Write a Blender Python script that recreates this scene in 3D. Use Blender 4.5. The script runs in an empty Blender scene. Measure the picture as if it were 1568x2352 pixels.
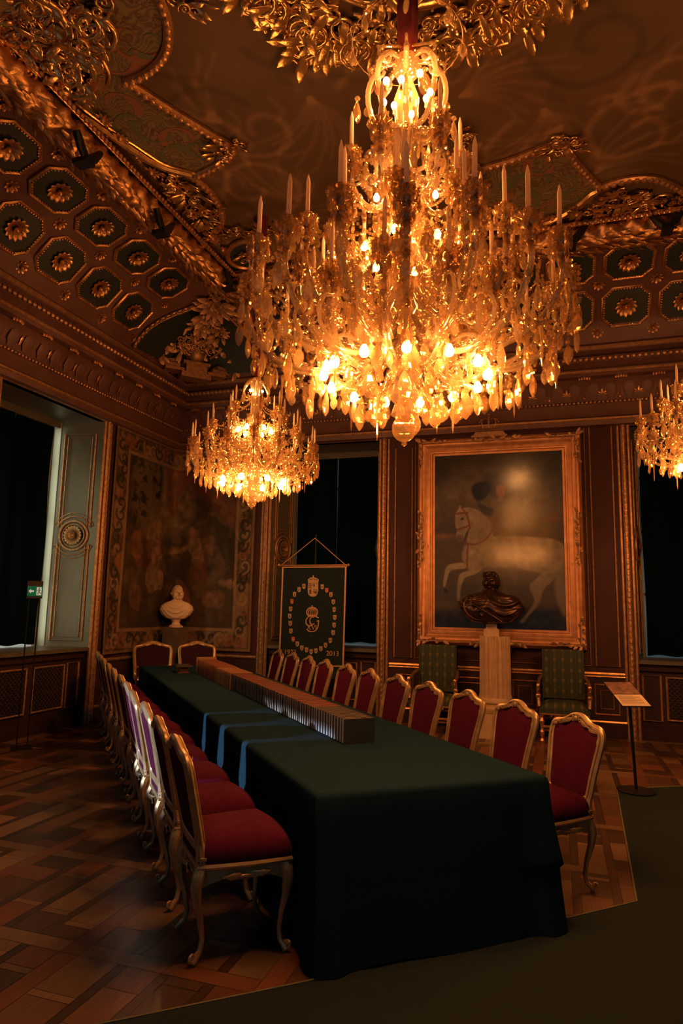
import bpy, math, random
import numpy as np
from mathutils import Vector, Matrix
PI = math.pi
SC = bpy.context.scene
COL = SC.collection
random.seed(7)
# ------------------------------------------------------------------ camera
FPX = 1521.1
YAW, PITCH, ROLL, CAMH = 0.31394709, 0.14056925, 0.02074551, 1.65
def _cam_axes():
    cy, sy = math.cos(YAW), math.sin(YAW)
    f0 = Vector((-sy, cy, 0)); r0 = Vector((cy, sy, 0)); u0 = Vector((0, 0, 1))
    f = f0*math.cos(PITCH) + u0*math.sin(PITCH); u = u0*math.cos(PITCH) - f0*math.sin(PITCH)
    r = r0*math.cos(ROLL) + u*math.sin(ROLL); u2 = u*math.cos(ROLL) - r0*math.sin(ROLL)
    return r, u2, f
AR, AU, AF = _cam_axes()
CAM = Vector((0, 0, CAMH))
def ray(x, y): return AR*((x-784)/FPX) - AU*((y-1176)/FPX) + AF
def at_z(x, y, z): v = ray(x, y); return CAM + v*((z-CAMH)/v.z)
def at_x(x, y, X): v = ray(x, y); return CAM + v*(X/v.x)
def at_y(x, y, Y): v = ray(x, y); return CAM + v*(Y/v.y)
cd = bpy.data.cameras.new('camera'); co = bpy.data.objects.new('camera', cd); COL.objects.link(co)
cd.sensor_fit = 'HORIZONTAL'; cd.sensor_width = 24; cd.lens = 24*FPX/1568; cd.clip_end = 60; cd.clip_start = .05
co.matrix_world = Matrix(((AR.x, AU.x, -AF.x, 0), (AR.y, AU.y, -AF.y, 0), (AR.z, AU.z, -AF.z, CAMH), (0, 0, 0, 1)))
SC.camera = co
# ------------------------------------------------------------------ mesh builder
class MB:
    def __init__(s): s.v = []; s.f = []
    def add(s, vs, fs, M=None):
        b = len(s.v)
        if M is None: s.v += [tuple(p) for p in vs]
        else: s.v += [tuple(M @ Vector(p)) for p in vs]
        s.f += [tuple(i+b for i in q) for q in fs]
        return s
    def box(s, c, d, M=None):
        x, y, z = c; a, b, e = d[0]/2, d[1]/2, d[2]/2
        vs = [(x+i*a, y+j*b, z+k*e) for k in (-1, 1) for j in (-1, 1) for i in (-1, 1)]
        return s.add(vs, [(0,2,3,1),(4,5,7,6),(0,1,5,4),(2,6,7,3),(0,4,6,2),(1,3,7,5)], M)
    def bbox(s, p, q, M=None):
        return s.box([(a+b)/2 for a, b in zip(p, q)], [abs(b-a) for a, b in zip(p, q)], M)
    def tube(s, pts, rad, n=8, closed=False, cap=True, up=None, M=None, twist=0):
        P = [Vector(p) for p in pts]; m = len(P)
        T = []
        for i in range(m):
            a = P[(i-1) % m] if closed or i > 0 else P[i]; b = P[(i+1) % m] if closed or i < m-1 else P[i]
            t = b-a; T.append(t.normalized() if t.length > 1e-9 else Vector((0, 0, 1)))
        up0 = Vector(up) if up is not None else (Vector((0, 0, 1)) if abs(T[0].z) < .9 else Vector((1, 0, 0)))
        N = up0 - T[0]*up0.dot(T[0]); N.normalize()
        vs = []
        for i in range(m):
            if up is not None: N = up0 - T[i]*up0.dot(T[i])
            else: N = N - T[i]*N.dot(T[i])
            if N.length < 1e-6: N = T[i].orthogonal()
            N.normalize(); B = T[i].cross(N)
            r = rad[i] if isinstance(rad, list) else rad
            ra, rb = r if isinstance(r, tuple) else (r, r)
            for k in range(n):
                th = 2*PI*(k+.5)/n + twist*i
                vs.append(P[i] + B*(ra*math.cos(th)) + N*(rb*math.sin(th)))
        fs = []
        for i in range(m if closed else m-1):
            j = (i+1) % m
            for k in range(n):
                l = (k+1) % n
                fs.append((i*n+k, i*n+l, j*n+l, j*n+k))
        if cap and not closed:
            fs.append(tuple(range(n-1, -1, -1))); fs.append(tuple((m-1)*n+k for k in range(n)))
        return s.add(vs, fs, M)
    def lathe(s, prof, n=16, c=(0, 0, 0), M=None, cap=True, sx=1, sy=1):
        vs = []
        for r, z in prof:
            for k in range(n):
                a = 2*PI*k/n; vs.append((c[0]+r*sx*math.cos(a), c[1]+r*sy*math.sin(a), c[2]+z))
        fs = []
        for i in range(len(prof)-1):
            for k in range(n):
                l = (k+1) % n; fs.append((i*n+k, i*n+l, (i+1)*n+l, (i+1)*n+k))
        if cap: fs.append(tuple(range(n-1, -1, -1))); fs.append(tuple((len(prof)-1)*n+k for k in range(n)))
        return s.add(vs, fs, M)
    def ball(s, c, r, n=8, m=6, M=None):
        rx, ry, rz = r if isinstance(r, tuple) else (r, r, r)
        vs = [(c[0], c[1], c[2]-rz)]
        for j in range(1, m):
            p = -PI/2+PI*j/m
            for k in range(n):
                a = 2*PI*k/n; vs.append((c[0]+rx*math.cos(p)*math.cos(a), c[1]+ry*math.cos(p)*math.sin(a), c[2]+rz*math.sin(p)))
        vs.append((c[0], c[1], c[2]+rz)); t = len(vs)-1; fs = []
        for k in range(n):
            l = (k+1) % n
            fs.append((0, 1+l, 1+k)); fs.append((t, t-n+k, t-n+l))
            for j in range(m-2): b = 1+j*n; fs.append((b+k, b+l, b+n+l, b+n+k))
        return s.add(vs, fs, M)
    def prism(s, poly, z0, z1, M=None):
        n = len(poly); vs = [(x, y, z0) for x, y in poly]+[(x, y, z1) for x, y in poly]
        fs = [tuple(range(n-1, -1, -1)), tuple(range(n, 2*n))]+[(i, (i+1) % n, n+(i+1) % n, n+i) for i in range(n)]
        return s.add(vs, fs, M)
    def grid(s, fn, nu, nv, cu=False, M=None):
        vs = [fn(i/nu, j/nv) for j in range(nv+1) for i in range(nu if cu else nu+1)]
        w = nu if cu else nu+1
        fs = [(j*w+i, j*w+(i+1) % w, (j+1)*w+(i+1) % w, (j+1)*w+i) for j in range(nv) for i in range(nu)]
        return s.add(vs, fs, M)
    def leaf(s, o, d, nrm, L, W, curl=.3, lobes=4, m=7, base=.25, hf=.22):
        """a curled acanthus leaf: o base, d along, nrm outward"""
        o = Vector(o); d = Vector(d).normalized(); nrm = Vector(nrm); nrm = (nrm-d*nrm.dot(d)).normalized(); t = nrm.cross(d)
        vs = []; fs = []
        for i in range(m+1):
            u = i/m; wd = W*(base+(1-base)*math.sin(PI*min(1, u*.9+.08)))*(1-.25*abs(math.sin(lobes*PI*u))) * (1 if u < .85 else (1-u)/.15*.8+.2)
            a = curl*PI*u*u*.8
            c = o + d*(L*u*(1-.3*curl*u)) + nrm*(L*hf*math.sin(PI*u*.7)+L*curl*.35*u*u)
            for k, (q, h) in enumerate(((-1, 0), (-.45, .3), (0, .12), (.45, .3), (1, 0))):
                vs.append(c + t*(q*wd/2) + nrm*(h*wd*.45))
        for i in range(m):
            for k in range(4): fs.append((i*5+k, i*5+k+1, (i+1)*5+k+1, (i+1)*5+k))
        return s.add(vs, fs)
    def scroll(s, c, e1, e2, r0, turns, rad, a0=0, sgn=1, n=7, steps=None, lift=0):
        c = Vector(c); e1 = Vector(e1).normalized(); e2 = Vector(e2).normalized(); e3 = e1.cross(e2)
        st = steps or int(10*turns)+4
        pts = []; rr = []
        for i in range(st+1):
            u = i/st; r = r0*(1-u)**1.1+r0*.12; a = a0+sgn*2*PI*turns*u
            pts.append(c+e1*(r*math.cos(a))+e2*(r*math.sin(a))+e3*(lift*u)); rr.append(rad*(1-.55*u))
        s.tube(pts, rr, n); s.ball(pts[-1], rad*.9, 7, 5)
        return s
    def build(s, name, mat, parent=None, sharp=35, smooth=True):
        me = bpy.data.meshes.new(name); me.from_pydata(s.v, [], s.f); me.update()
        return link(name, me, mat, parent, sharp, smooth)
def link(name, me, mat, parent=None, sharp=35, smooth=True):
    if smooth:
        me.polygons.foreach_set('use_smooth', [True]*len(me.polygons))
        me.set_sharp_from_angle(angle=math.radians(sharp))
    if mat is not None: me.materials.append(mat)
    o = bpy.data.objects.new(name, me); COL.objects.link(o)
    if parent is not None: o.parent = parent
    return o
def tag(o, label=None, cat=None, group=None, kind=None):
    if label: o['label'] = label
    if cat: o['category'] = cat
    if group: o['group'] = group
    if kind: o['kind'] = kind
    return o
def empty(name, loc=(0, 0, 0), rz=0, label=None, cat=None, group=None, kind=None):
    o = bpy.data.objects.new(name, None); COL.objects.link(o); o.empty_display_size = .1
    o.location = loc; o.rotation_euler = (0, 0, rz)
    return tag(o, label, cat, group, kind)
def dup(o, parent=None):
    c = o.copy(); COL.objects.link(c)
    if parent is not None: c.parent = parent
    for ch in list(o.children): dup(ch, c)
    return c
def chaikin(P, n=2, closed=True):
    isv = isinstance(P[0], Vector)
    for _ in range(n):
        Q = []; m = len(P)
        if not closed: Q.append(tuple(P[0]))
        for i in range(m if closed else m-1):
            a, b = P[i], P[(i+1) % m]
            Q.append(tuple(.75*x+.25*y for x, y in zip(a, b))); Q.append(tuple(.25*x+.75*y for x, y in zip(a, b)))
        if not closed: Q.append(tuple(P[-1]))
        P = Q
    return [Vector(p) for p in P] if isv else P
def resample(P, step, closed=False):
    P = [Vector(p) for p in P]
    if closed: P = P+[P[0]]
    L = [0]
    for a, b in zip(P, P[1:]): L.append(L[-1]+(b-a).length)
    n = max(2, int(round(L[-1]/step))); out = []; j = 0
    for i in range(n if closed else n+1):
        t = L[-1]*i/n
        while j < len(P)-2 and L[j+1] < t: j += 1
        d = L[j+1]-L[j]; out.append(P[j].lerp(P[j+1], (t-L[j])/d if d > 0 else 0))
    return out
# ------------------------------------------------------------------ materials
def node_mat(name):
    m = bpy.data.materials.new(name); m.use_nodes = True; nt = m.node_tree
    return m, nt, nt.nodes['Principled BSDF']
def N(nt, typ, **kw):
    n = nt.nodes.new(typ)
    for k, v in kw.items():
        if k in n.inputs.keys(): n.inputs[k].default_value = v
        else: setattr(n, k, v)
    return n
def mat(name, c, rough=.6, metal=0, c2=None, nscale=6, bump=0, bscale=40, coat=0, sheen=0, spec=.5, detail=4, stretch=None):
    m, nt, b = node_mat(name)
    b.inputs['Roughness'].default_value = rough; b.inputs['Metallic'].default_value = metal
    b.inputs['Specular IOR Level'].default_value = spec
    if coat: b.inputs['Coat Weight'].default_value = coat; b.inputs['Coat Roughness'].default_value = .25
    if sheen: b.inputs['Sheen Weight'].default_value = sheen; b.inputs['Sheen Roughness'].default_value = .4
    b.inputs['Base Color'].default_value = (*c, 1)
    tc = N(nt, 'ShaderNodeTexCoord'); src = tc.outputs['Object']
    if stretch:
        mp = N(nt, 'ShaderNodeMapping'); mp.inputs['Scale'].default_value = stretch
        nt.links.new(src, mp.inputs['Vector']); src = mp.outputs['Vector']
    if c2 is not None:
        no = N(nt, 'ShaderNodeTexNoise', Scale=nscale, Detail=detail); nt.links.new(src, no.inputs['Vector'])
        rp = N(nt, 'ShaderNodeMapRange'); rp.inputs['From Min'].default_value = .35; rp.inputs['From Max'].default_value = .65
        nt.links.new(no.outputs['Fac'], rp.inputs['Value'])
        mx = N(nt, 'ShaderNodeMix', data_type='RGBA')
        mx.inputs['A'].default_value = (*c, 1); mx.inputs['B'].default_value = (*c2, 1)
        nt.links.new(rp.outputs['Result'], mx.inputs['Factor']); nt.links.new(mx.outputs['Result'], b.inputs['Base Color'])
    if bump:
        n2 = N(nt, 'ShaderNodeTexNoise', Scale=bscale, Detail=3); nt.links.new(src, n2.inputs['Vector'])
        bp = N(nt, 'ShaderNodeBump', Strength=bump, Distance=.01); nt.links.new(n2.outputs['Fac'], bp.inputs['Height'])
        nt.links.new(bp.outputs['Normal'], b.inputs['Normal'])
    return m
def paint_mat(name, rough=.6, bump=0, bscale=60, spec=.5, coat=0):
    m, nt, b = node_mat(name); b.inputs['Roughness'].default_value = rough; b.inputs['Specular IOR Level'].default_value = spec
    if coat: b.inputs['Coat Weight'].default_value = coat; b.inputs['Coat Roughness'].default_value = .15
    a = N(nt, 'ShaderNodeAttribute', attribute_name='paint'); nt.links.new(a.outputs['Color'], b.inputs['Base Color'])
    if bump:
        tc = N(nt, 'ShaderNodeTexCoord'); n2 = N(nt, 'ShaderNodeTexNoise', Scale=bscale, Detail=3); nt.links.new(tc.outputs['Object'], n2.inputs['Vector'])
        bp = N(nt, 'ShaderNodeBump', Strength=bump, Distance=.01); nt.links.new(n2.outputs['Fac'], bp.inputs['Height']); nt.links.new(bp.outputs['Normal'], b.inputs['Normal'])
    return m
def emit_mat(name, c, s):
    m, nt, b = node_mat(name); b.inputs['Base Color'].default_value = (*[min(1, x) for x in c], 1)
    b.inputs['Emission Color'].default_value = (*c, 1); b.inputs['Emission Strength'].default_value = s
    return m
LIGHT = (1, .40, .115)
M = {}
M['wall'] = mat('painted_panelling', (.072, .030, .033), .6, c2=(.058, .025, .027), nscale=3, bump=.05, bscale=60, spec=.15)
M['wall_dark'] = mat('painted_wainscot', (.048, .024, .021), .5, c2=(.037, .019, .017), nscale=3, spec=.2)
M['reveal'] = mat('painted_reveal', (.13, .12, .085), .4, c2=(.105, .098, .075), nscale=3)
M['cove'] = mat('painted_cove', (.15, .070, .058), .55, c2=(.12, .056, .048), nscale=5, bump=.05)
M['coffer'] = mat('dark_green_coffer', (.016, .027, .026), .6, bump=.08)
M['gold'] = mat('old_gilding', (.80, .45, .20), .36, .85, c2=(.50, .27, .12), nscale=14, bump=.25, bscale=70)
M['gold_dull'] = mat('dull_gilding', (.55, .30, .15), .45, .6, c2=(.33, .19, .10), nscale=20, bump=.3, bscale=90)
M['gold_bright'] = mat('bright_gilding', (.95, .62, .26), .27, .95, c2=(.7, .42, .16), nscale=14, bump=.2, bscale=60)
M['chair_gilt'] = mat('pale_gilding', (.70, .47, .235), .38, .55, c2=(.52, .34, .155), nscale=12, bump=.12, bscale=70)
M['velvet'] = mat('red_velvet', (.092, .009, .030), .9, c2=(.075, .007, .025), nscale=30, spec=.08)
M['velvet_dark'] = mat('maroon_velvet', (.035, .008, .014), .85, bump=.1, bscale=300, spec=.2)
M['felt'] = mat('green_baize', (.0155, .037, .050), .95, c2=(.0135, .032, .044), nscale=60, spec=0)
M['carpet'] = mat('olive_carpet', (.026, .036, .034), .95, c2=(.02, .029, .028), nscale=90, bump=.4, bscale=350, spec=.1)
M['blind'] = mat('black_blind_cloth', (.003, .010, .014), .9, spec=0)
M['jamb'] = mat('pale_jamb_paint', (.24, .235, .18), .5)
M['dark'] = mat('dark_wood', (.05, .035, .03), .5)
M['black'] = mat('black_metal', (.012, .014, .015), .4, .3)
M['marble'] = mat('white_marble', (.88, .70, .50), .45, c2=(.80, .62, .44), nscale=8)
M['bronze'] = mat('dark_bronze', (.10, .055, .04), .33, .75, c2=(.05, .03, .025), nscale=9, bump=.15, bscale=50)
M['stone'] = mat('ochre_stone', (.62, .42, .26), .6, c2=(.52, .34, .21), nscale=10, bump=.1, bscale=80)
M['greystone'] = mat('green_grey_marble', (.20, .15, .11), .4, c2=(.13, .11, .09), nscale=9)
def wax():
    m = bpy.data.materials.new('wax'); m.use_nodes = True; nt = m.node_tree; nt.nodes.clear(); out = N(nt, 'ShaderNodeOutputMaterial')
    d = N(nt, 'ShaderNodeBsdfDiffuse'); d.inputs['Color'].default_value = (.92, .78, .60, 1); t = N(nt, 'ShaderNodeBsdfTranslucent'); t.inputs['Color'].default_value = (.92, .74, .54, 1)
    x = N(nt, 'ShaderNodeMixShader', Fac=.5); nt.links.new(d.outputs[0], x.inputs[1]); nt.links.new(t.outputs[0], x.inputs[2]); nt.links.new(x.outputs[0], out.inputs['Surface']); return m
M['candle'] = wax()
M['bulb'] = emit_mat('lit_bulb', LIGHT, 560)
M['bulb_small'] = emit_mat('lit_small_bulb', LIGHT, 300)
M['brass'] = mat('brass', (.7, .45, .2), .3, .9)
M['sleeve'] = mat('red_chain_sleeve', (.20, .02, .028), .8, bump=.2, bscale=60)
def crystal_mat(name, tint, tr=.30, gl=.45, dk=.5):
    m = bpy.data.materials.new(name); m.use_nodes = True; nt = m.node_tree; nt.nodes.clear()
    out = N(nt, 'ShaderNodeOutputMaterial')
    t = N(nt, 'ShaderNodeBsdfTransparent'); t.inputs['Color'].default_value = (*[.55+.45*x for x in tint], 1)
    g = N(nt, 'ShaderNodeBsdfAnisotropic') if False else N(nt, 'ShaderNodeBsdfGlossy'); g.inputs['Color'].default_value = (*tint, 1); g.inputs['Roughness'].default_value = .08
    d = N(nt, 'ShaderNodeBsdfTranslucent'); d.inputs['Color'].default_value = (*[dk*x for x in tint], 1)
    d2 = N(nt, 'ShaderNodeBsdfDiffuse'); d2.inputs['Color'].default_value = (*[dk*x for x in tint], 1)
    md = N(nt, 'ShaderNodeMixShader', Fac=.4); nt.links.new(d.outputs[0], md.inputs[1]); nt.links.new(d2.outputs[0], md.inputs[2])
    m1 = N(nt, 'ShaderNodeMixShader', Fac=gl); nt.links.new(md.outputs[0], m1.inputs[1]); nt.links.new(g.outputs[0], m1.inputs[2])
    m2 = N(nt, 'ShaderNodeMixShader', Fac=tr); nt.links.new(m1.outputs[0], m2.inputs[1]); nt.links.new(t.outputs[0], m2.inputs[2])
    nt.links.new(m2.outputs[0], out.inputs['Surface'])
    return m
M['crystal'] = crystal_mat('crystal', (.90, .66, .36), .58, .58, .72)
M['glass_arm'] = crystal_mat('twisted_glass', (.86, .66, .42), .48, .45, .52)
def fbm(X, Y, sc, seed, octv=4):
    r = np.random.RandomState(seed); out = np.zeros_like(X); amp = 1; tot = 0
    for k in range(octv):
        g = r.rand(64, 64); x = (X*sc*2**k) % 63; y = (Y*sc*2**k) % 63; i = x.astype(int); j = y.astype(int); fx = x-i; fy = y-j
        fx = fx*fx*(3-2*fx); fy = fy*fy*(3-2*fy)
        out += amp*((g[j, i]*(1-fx)+g[j, i+1]*fx)*(1-fy)+(g[j+1, i]*(1-fx)+g[j+1, i+1]*fx)*fy); tot += amp; amp *= .55
    return out/tot
def pmask(P, X, Y, blur, sm=2):
    P = np.array(chaikin(P, sm, True)); d = np.full(X.shape, 1e9); ins = np.zeros(X.shape, bool)
    for (x0, y0), (x1, y1) in zip(P, np.roll(P, -1, 0)):
        ex, ey = x1-x0, y1-y0; L = ex*ex+ey*ey+1e-12; t = np.clip(((X-x0)*ex+(Y-y0)*ey)/L, 0, 1)
        d = np.minimum(d, np.hypot(X-x0-t*ex, Y-y0-t*ey))
        c = (y0 > Y) != (y1 > Y); ins ^= c & (X < (x1-x0)*(Y-y0)/(y1-y0+1e-12)+x0)
    return np.clip(.5+np.where(ins, d, -d)/blur, 0, 1)
def lmask(P, X, Y, w, blur):
    P = chaikin(P, 2, False); d = np.full(X.shape, 1e9)
    for (x0, y0), (x1, y1) in zip(P, P[1:]):
        ex, ey = x1-x0, y1-y0; L = ex*ex+ey*ey+1e-12; t = np.clip(((X-x0)*ex+(Y-y0)*ey)/L, 0, 1); d = np.minimum(d, np.hypot(X-x0-t*ex, Y-y0-t*ey))
    return np.clip(.5+(w/2-d)/blur, 0, 1)
def over(C, m, col):
    col = np.array(col); return C*(1-m[..., None])+(col if col.ndim == 3 else col[None, None])*m[..., None]
def painted_grid(name, fn, C, mat_, parent, thick=None):
    nv, nu = C.shape[:2]; mb = MB(); vs = [fn(i/(nu-1), j/(nv-1)) for j in range(nv) for i in range(nu)]
    fs = [(j*nu+i, j*nu+i+1, (j+1)*nu+i+1, (j+1)*nu+i) for j in range(nv-1) for i in range(nu-1)]
    me = bpy.data.meshes.new(name); me.from_pydata([tuple(v) for v in vs], [], fs)
    a = me.color_attributes.new('paint', 'FLOAT_COLOR', 'POINT'); A = np.ones((nv*nu, 4), np.float32); A[:, :3] = np.clip(C, 0, 1).reshape(-1, 3)
    a.data.foreach_set('color', A.ravel())
    return link(name, me, mat_, parent, sharp=180)
# ------------------------------------------------------------------ room shell
XW, YW, XR, YF = -6.12, 9.7, 4.58, -2.9
ZC = 6.25
def WF(w, s, o=0, z=0):
    if w == 'left': a, n, p = (0, 1, 0), (1, 0, 0), (XW+o, s, z)
    elif w == 'back': a, n, p = (1, 0, 0), (0, -1, 0), (s, YW-o, z)
    else: a, n, p = (0, 1, 0), (-1, 0, 0), (XR-o, s, z)
    return Matrix(((a[0], n[0], 0, p[0]), (a[1], n[1], 0, p[1]), (0, 0, 1, p[2]), (0, 0, 0, 1)))
W1 = (5.86, 7.74); W2 = (-4.33, -2.55); W3 = (1.01, 2.79); WZ = 4.2
# no sun slits are cut behind the chairs' side; an added lamp stands in
def wall(name, w, s0, s1, ops):
    mb = MB(); S = s0
    for a, b, z0, z1 in sorted(ops):
        mb.bbox((S, -.08, 0), (a, 0, 6.6), WF(w, 0))
        if z0 > 0: mb.bbox((a, -.08, 0), (b, 0, z0), WF(w, 0))
        mb.bbox((a, -.08, z1), (b, 0, 6.6), WF(w, 0)); S = b
    mb.bbox((S, -.08, 0), (s1, 0, 6.6), WF(w, 0))
    return tag(mb.build(name, M['wall'], smooth=False), kind='structure')
wl = wall('wall_left', 'left', YF-.1, YW, [(W1[0], W1[1], 0, WZ)])
wb = wall('wall_back', 'back', XW-.1, XR+.1, [(W2[0], W2[1], 0, WZ), (W3[0], W3[1], 0, WZ)])
wr = wall('wall_right', 'right', YF-.1, YW, [])

# ---- floor: parquet squares with frames, one mesh, each block its own tone
def make_floor():
    rnd = random.Random(3); vs = []; fs = []; cols = []
    def q(x0, y0, x1, y1, c):
        g = .0016; b = len(vs); vs.extend([(x0+g, y0+g, 0), (x1-g, y0+g, 0), (x1-g, y1-g, 0), (x0+g, y1-g, 0)]); fs.append((b, b+1, b+2, b+3)); cols.append(c)
    def tone(k, v=.35):
        base = {'l': (.20, .115, .06), 'm': (.13, .062, .034), 'd': (.06, .030, .02), 'r': (.17, .062, .03)}[k]; f = 1+v*(rnd.random()-.5)*2
        return tuple(c*f for c in base)
    PX, PY, T = 1.0, .965, .105
    for i in range(-5, 8):
        for j in range(-7, 9):
            x0 = -2.28+PX*i; y0 = 2.84+PY*j
            if x0+PX < XW or x0 > XR or y0+PY < YF or y0 > YW: continue
            q(x0, y0, x0+T, y0+PY, tone('r', .25))
            h = (PX-T)/2
            for k in range(2): q(x0+T+k*h, y0, x0+T+(k+1)*h, y0+T, tone('l' if rnd.random() < .5 else 'r', .3))
            ix, iy, w, hh = x0+T, y0+T, PX-T, PY-T
            n = 4; cw = w/n; bar = .05
            for k in range(n):
                cx = ix+k*cw
                if k: q(cx, iy, cx+bar, iy+hh, tone('d'))
                a = cx+(bar if k else 0); b = cx+cw; y = iy; z = rnd.choice((.12, .24, .36)) if k % 2 else .2
                while y < iy+hh-.01:
                    e = min(iy+hh, y+z)
                    if iy+hh-e < .05: e = iy+hh
                    q(a, y, b, e, tone(rnd.choice('llmmrd') if rnd.random() < .8 else 'd', .3)); y = e
                    if y < iy+hh-.06 and rnd.random() < .5: q(a, y, b, y+.045, tone('l')); y += .045
                    z = rnd.choice((.18, .26, .33))
    b = len(vs); vs.extend([(XW-.1, YF-.1, -.003), (XR+.1, YF-.1, -.003), (XR+.1, YW+.8, -.003), (XW-.1, YW+.8, -.003)]); fs.append((b, b+1, b+2, b+3)); cols.append((.02, .012, .01))
    b = len(vs); vs.extend([(XW-.9, YF-.1, -.003), (XW-.1, YF-.1, -.003), (XW-.1, YW+.8, -.003), (XW-.9, YW+.8, -.003)]); fs.append((b, b+1, b+2, b+3)); cols.append((.02, .012, .01))
    me = bpy.data.meshes.new('floor'); me.from_pydata(vs, [], fs)
    at = me.color_attributes.new('paint', 'FLOAT_COLOR', 'CORNER')
    buf = []
    for f, c in zip(fs, cols): buf += [c[0], c[1], c[2], 1]*len(f)
    at.data.foreach_set('color', buf)
    m, nt, bs = node_mat('oak_parquet'); bs.inputs['Roughness'].default_value = .33; bs.inputs['Specular IOR Level'].default_value = .45
    a = N(nt, 'ShaderNodeAttribute', attribute_name='paint'); tc = N(nt, 'ShaderNodeTexCoord')
    mp = N(nt, 'ShaderNodeMapping'); mp.inputs['Scale'].default_value = (14, 1.3, 1); nt.links.new(tc.outputs['Object'], mp.inputs['Vector'])
    no = N(nt, 'ShaderNodeTexNoise', Scale=6, Detail=5); nt.links.new(mp.outputs['Vector'], no.inputs['Vector'])
    mr = N(nt, 'ShaderNodeMapRange'); mr.inputs['To Min'].default_value = .55; mr.inputs['To Max'].default_value = 1.4; nt.links.new(no.outputs['Fac'], mr.inputs['Value'])
    vm = N(nt, 'ShaderNodeVectorMath', operation='SCALE'); nt.links.new(a.outputs['Color'], vm.inputs[0]); nt.links.new(mr.outputs['Result'], vm.inputs['Scale']); nt.links.new(vm.outputs['Vector'], bs.inputs['Base Color'])
    n2 = N(nt, 'ShaderNodeTexNoise', Scale=3, Detail=4); nt.links.new(tc.outputs['Object'], n2.inputs['Vector'])
    m2 = N(nt, 'ShaderNodeMapRange'); m2.inputs['To Min'].default_value = .24; m2.inputs['To Max'].default_value = .46; nt.links.new(n2.outputs['Fac'], m2.inputs['Value']); nt.links.new(m2.outputs['Result'], bs.inputs['Roughness'])
    bp = N(nt, 'ShaderNodeBump', Strength=.12, Distance=.004); nt.links.new(no.outputs['Fac'], bp.inputs['Height']); nt.links.new(bp.outputs['Normal'], bs.inputs['Normal'])
    return tag(link('floor', me, m, smooth=False), kind='structure')
make_floor()

# ---- cornice, frieze and cove, swept round the three visible sides with mitred corners
def sweep(mb, prof):
    path = lambda o: [(XW+o, YF), (XW+o, YW-o), (XR-o, YW-o), (XR-o, YF)]
    vs = []; n = len(prof)
    for k in range(4):
        for o, z in prof: x, y = path(o)[k]; vs.append((x, y, z))
    fs = [(k*n+i, (k+1)*n+i, (k+1)*n+i+1, k*n+i+1) for k in range(3) for i in range(n-1)]
    return mb.add(vs, fs)
def run(o, z, Y0=YF): return [(XW+o, Y0, z), (XW+o, YW-o, z), (XR-o, YW-o, z), (XR-o, Y0, z)]
def beads(mb, P, r, step, n=6, m=4, sq=1):
    for p in resample(P, step): mb.ball(p, r, n, m)
mb = MB()
sweep(mb, [(0, 4.2), (.09, 4.22), (.11, 4.27), (.12, 4.32), (.07, 4.35), (.05, 4.40), (.05, 4.53), (.075, 4.55), (.05, 4.57), (.05, 4.62), (.075, 4.70), (.13, 4.78), (.23, 4.84), (.33, 4.85), (.36, 4.88), (.36, 4.94), (.30, 4.97), (.28, 5.03), (.34, 5.05), (.35, 5.12), (.30, 5.15), (.24, 5.19), (.22, 5.26), (.24, 5.30), (.21, 5.34), (.20, 5.37)])
cor = tag(mb.build('trim_1', M['cove'], sharp=25), kind='structure')
mb = MB()
for o, z, r in ((.115, 4.30, .022), (.36, 4.91, .02), (.235, 5.30, .028), (.21, 5.20, .012)):
    mb.tube(run(o, z), r, 6, cap=False)
mb.build('gilt_fillet', M['gold_dull'], cor)
mb = MB(); beads(mb, run(.08, 4.55), .021, .055); beads(mb, run(.36, 5.08), .034, .075)
mb.build('bead_row', M['gold_dull'], cor)
# acanthus on the frieze and shells hanging under the lip
lf = MB(); tip = MB(); sh = MB(); dr = MB()
def frieze(w, s0, s1):
    n = int((s1-s0)/.47)
    for i in range(n+1):
        s = s0+.47*i; X = WF(w, s)
        for ds in (-.12, .12):
            a = X @ Vector((ds, .055, 4.60)); lf.leaf(a, (0, 0, 1), X.to_3x3() @ Vector((0, 1, 0)), .27, .20, .55, 4, 7)
        nn = X.to_3x3() @ Vector((0, 1, 0)); aa = X.to_3x3() @ Vector((1, 0, 0))
        for k in range(-2, 3):   # small shell
            c = X @ Vector((k*.033, .30-.012*abs(k), 4.835)); sh.ball(c, (.022, .022, .03), 6, 4)
        if w == 'back':
            c = X @ Vector((0, .075, 4.60)); dr.lathe([(.026, 0), (.03, .01), (.014, .05), (.006, .15), (.001, .17)], 6, c)
            c = X @ Vector((.235, .09, 4.67))
            for k in range(5): dr.leaf(c, aa*math.cos(PI*k/4)+Vector((0, 0, .9))*math.sin(PI*k/4)-Vector((0, 0, .3)), nn, .075, .03, .3, 2, 3)
        else:
            c = X @ Vector((.235, .09, 4.66)); dr.leaf(c, (0, 0, 1), nn, .13, .05, .6, 2, 4)
frieze('left', 2.0, YW-.35); frieze('back', XW+.45, XR-.4)
lf.build('acanthus_frieze', M['cove'], cor, sharp=60); sh.build('hanging_shells', M['gold'], cor); dr.build('frieze_drops', M['gold'], cor, sharp=60)

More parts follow.
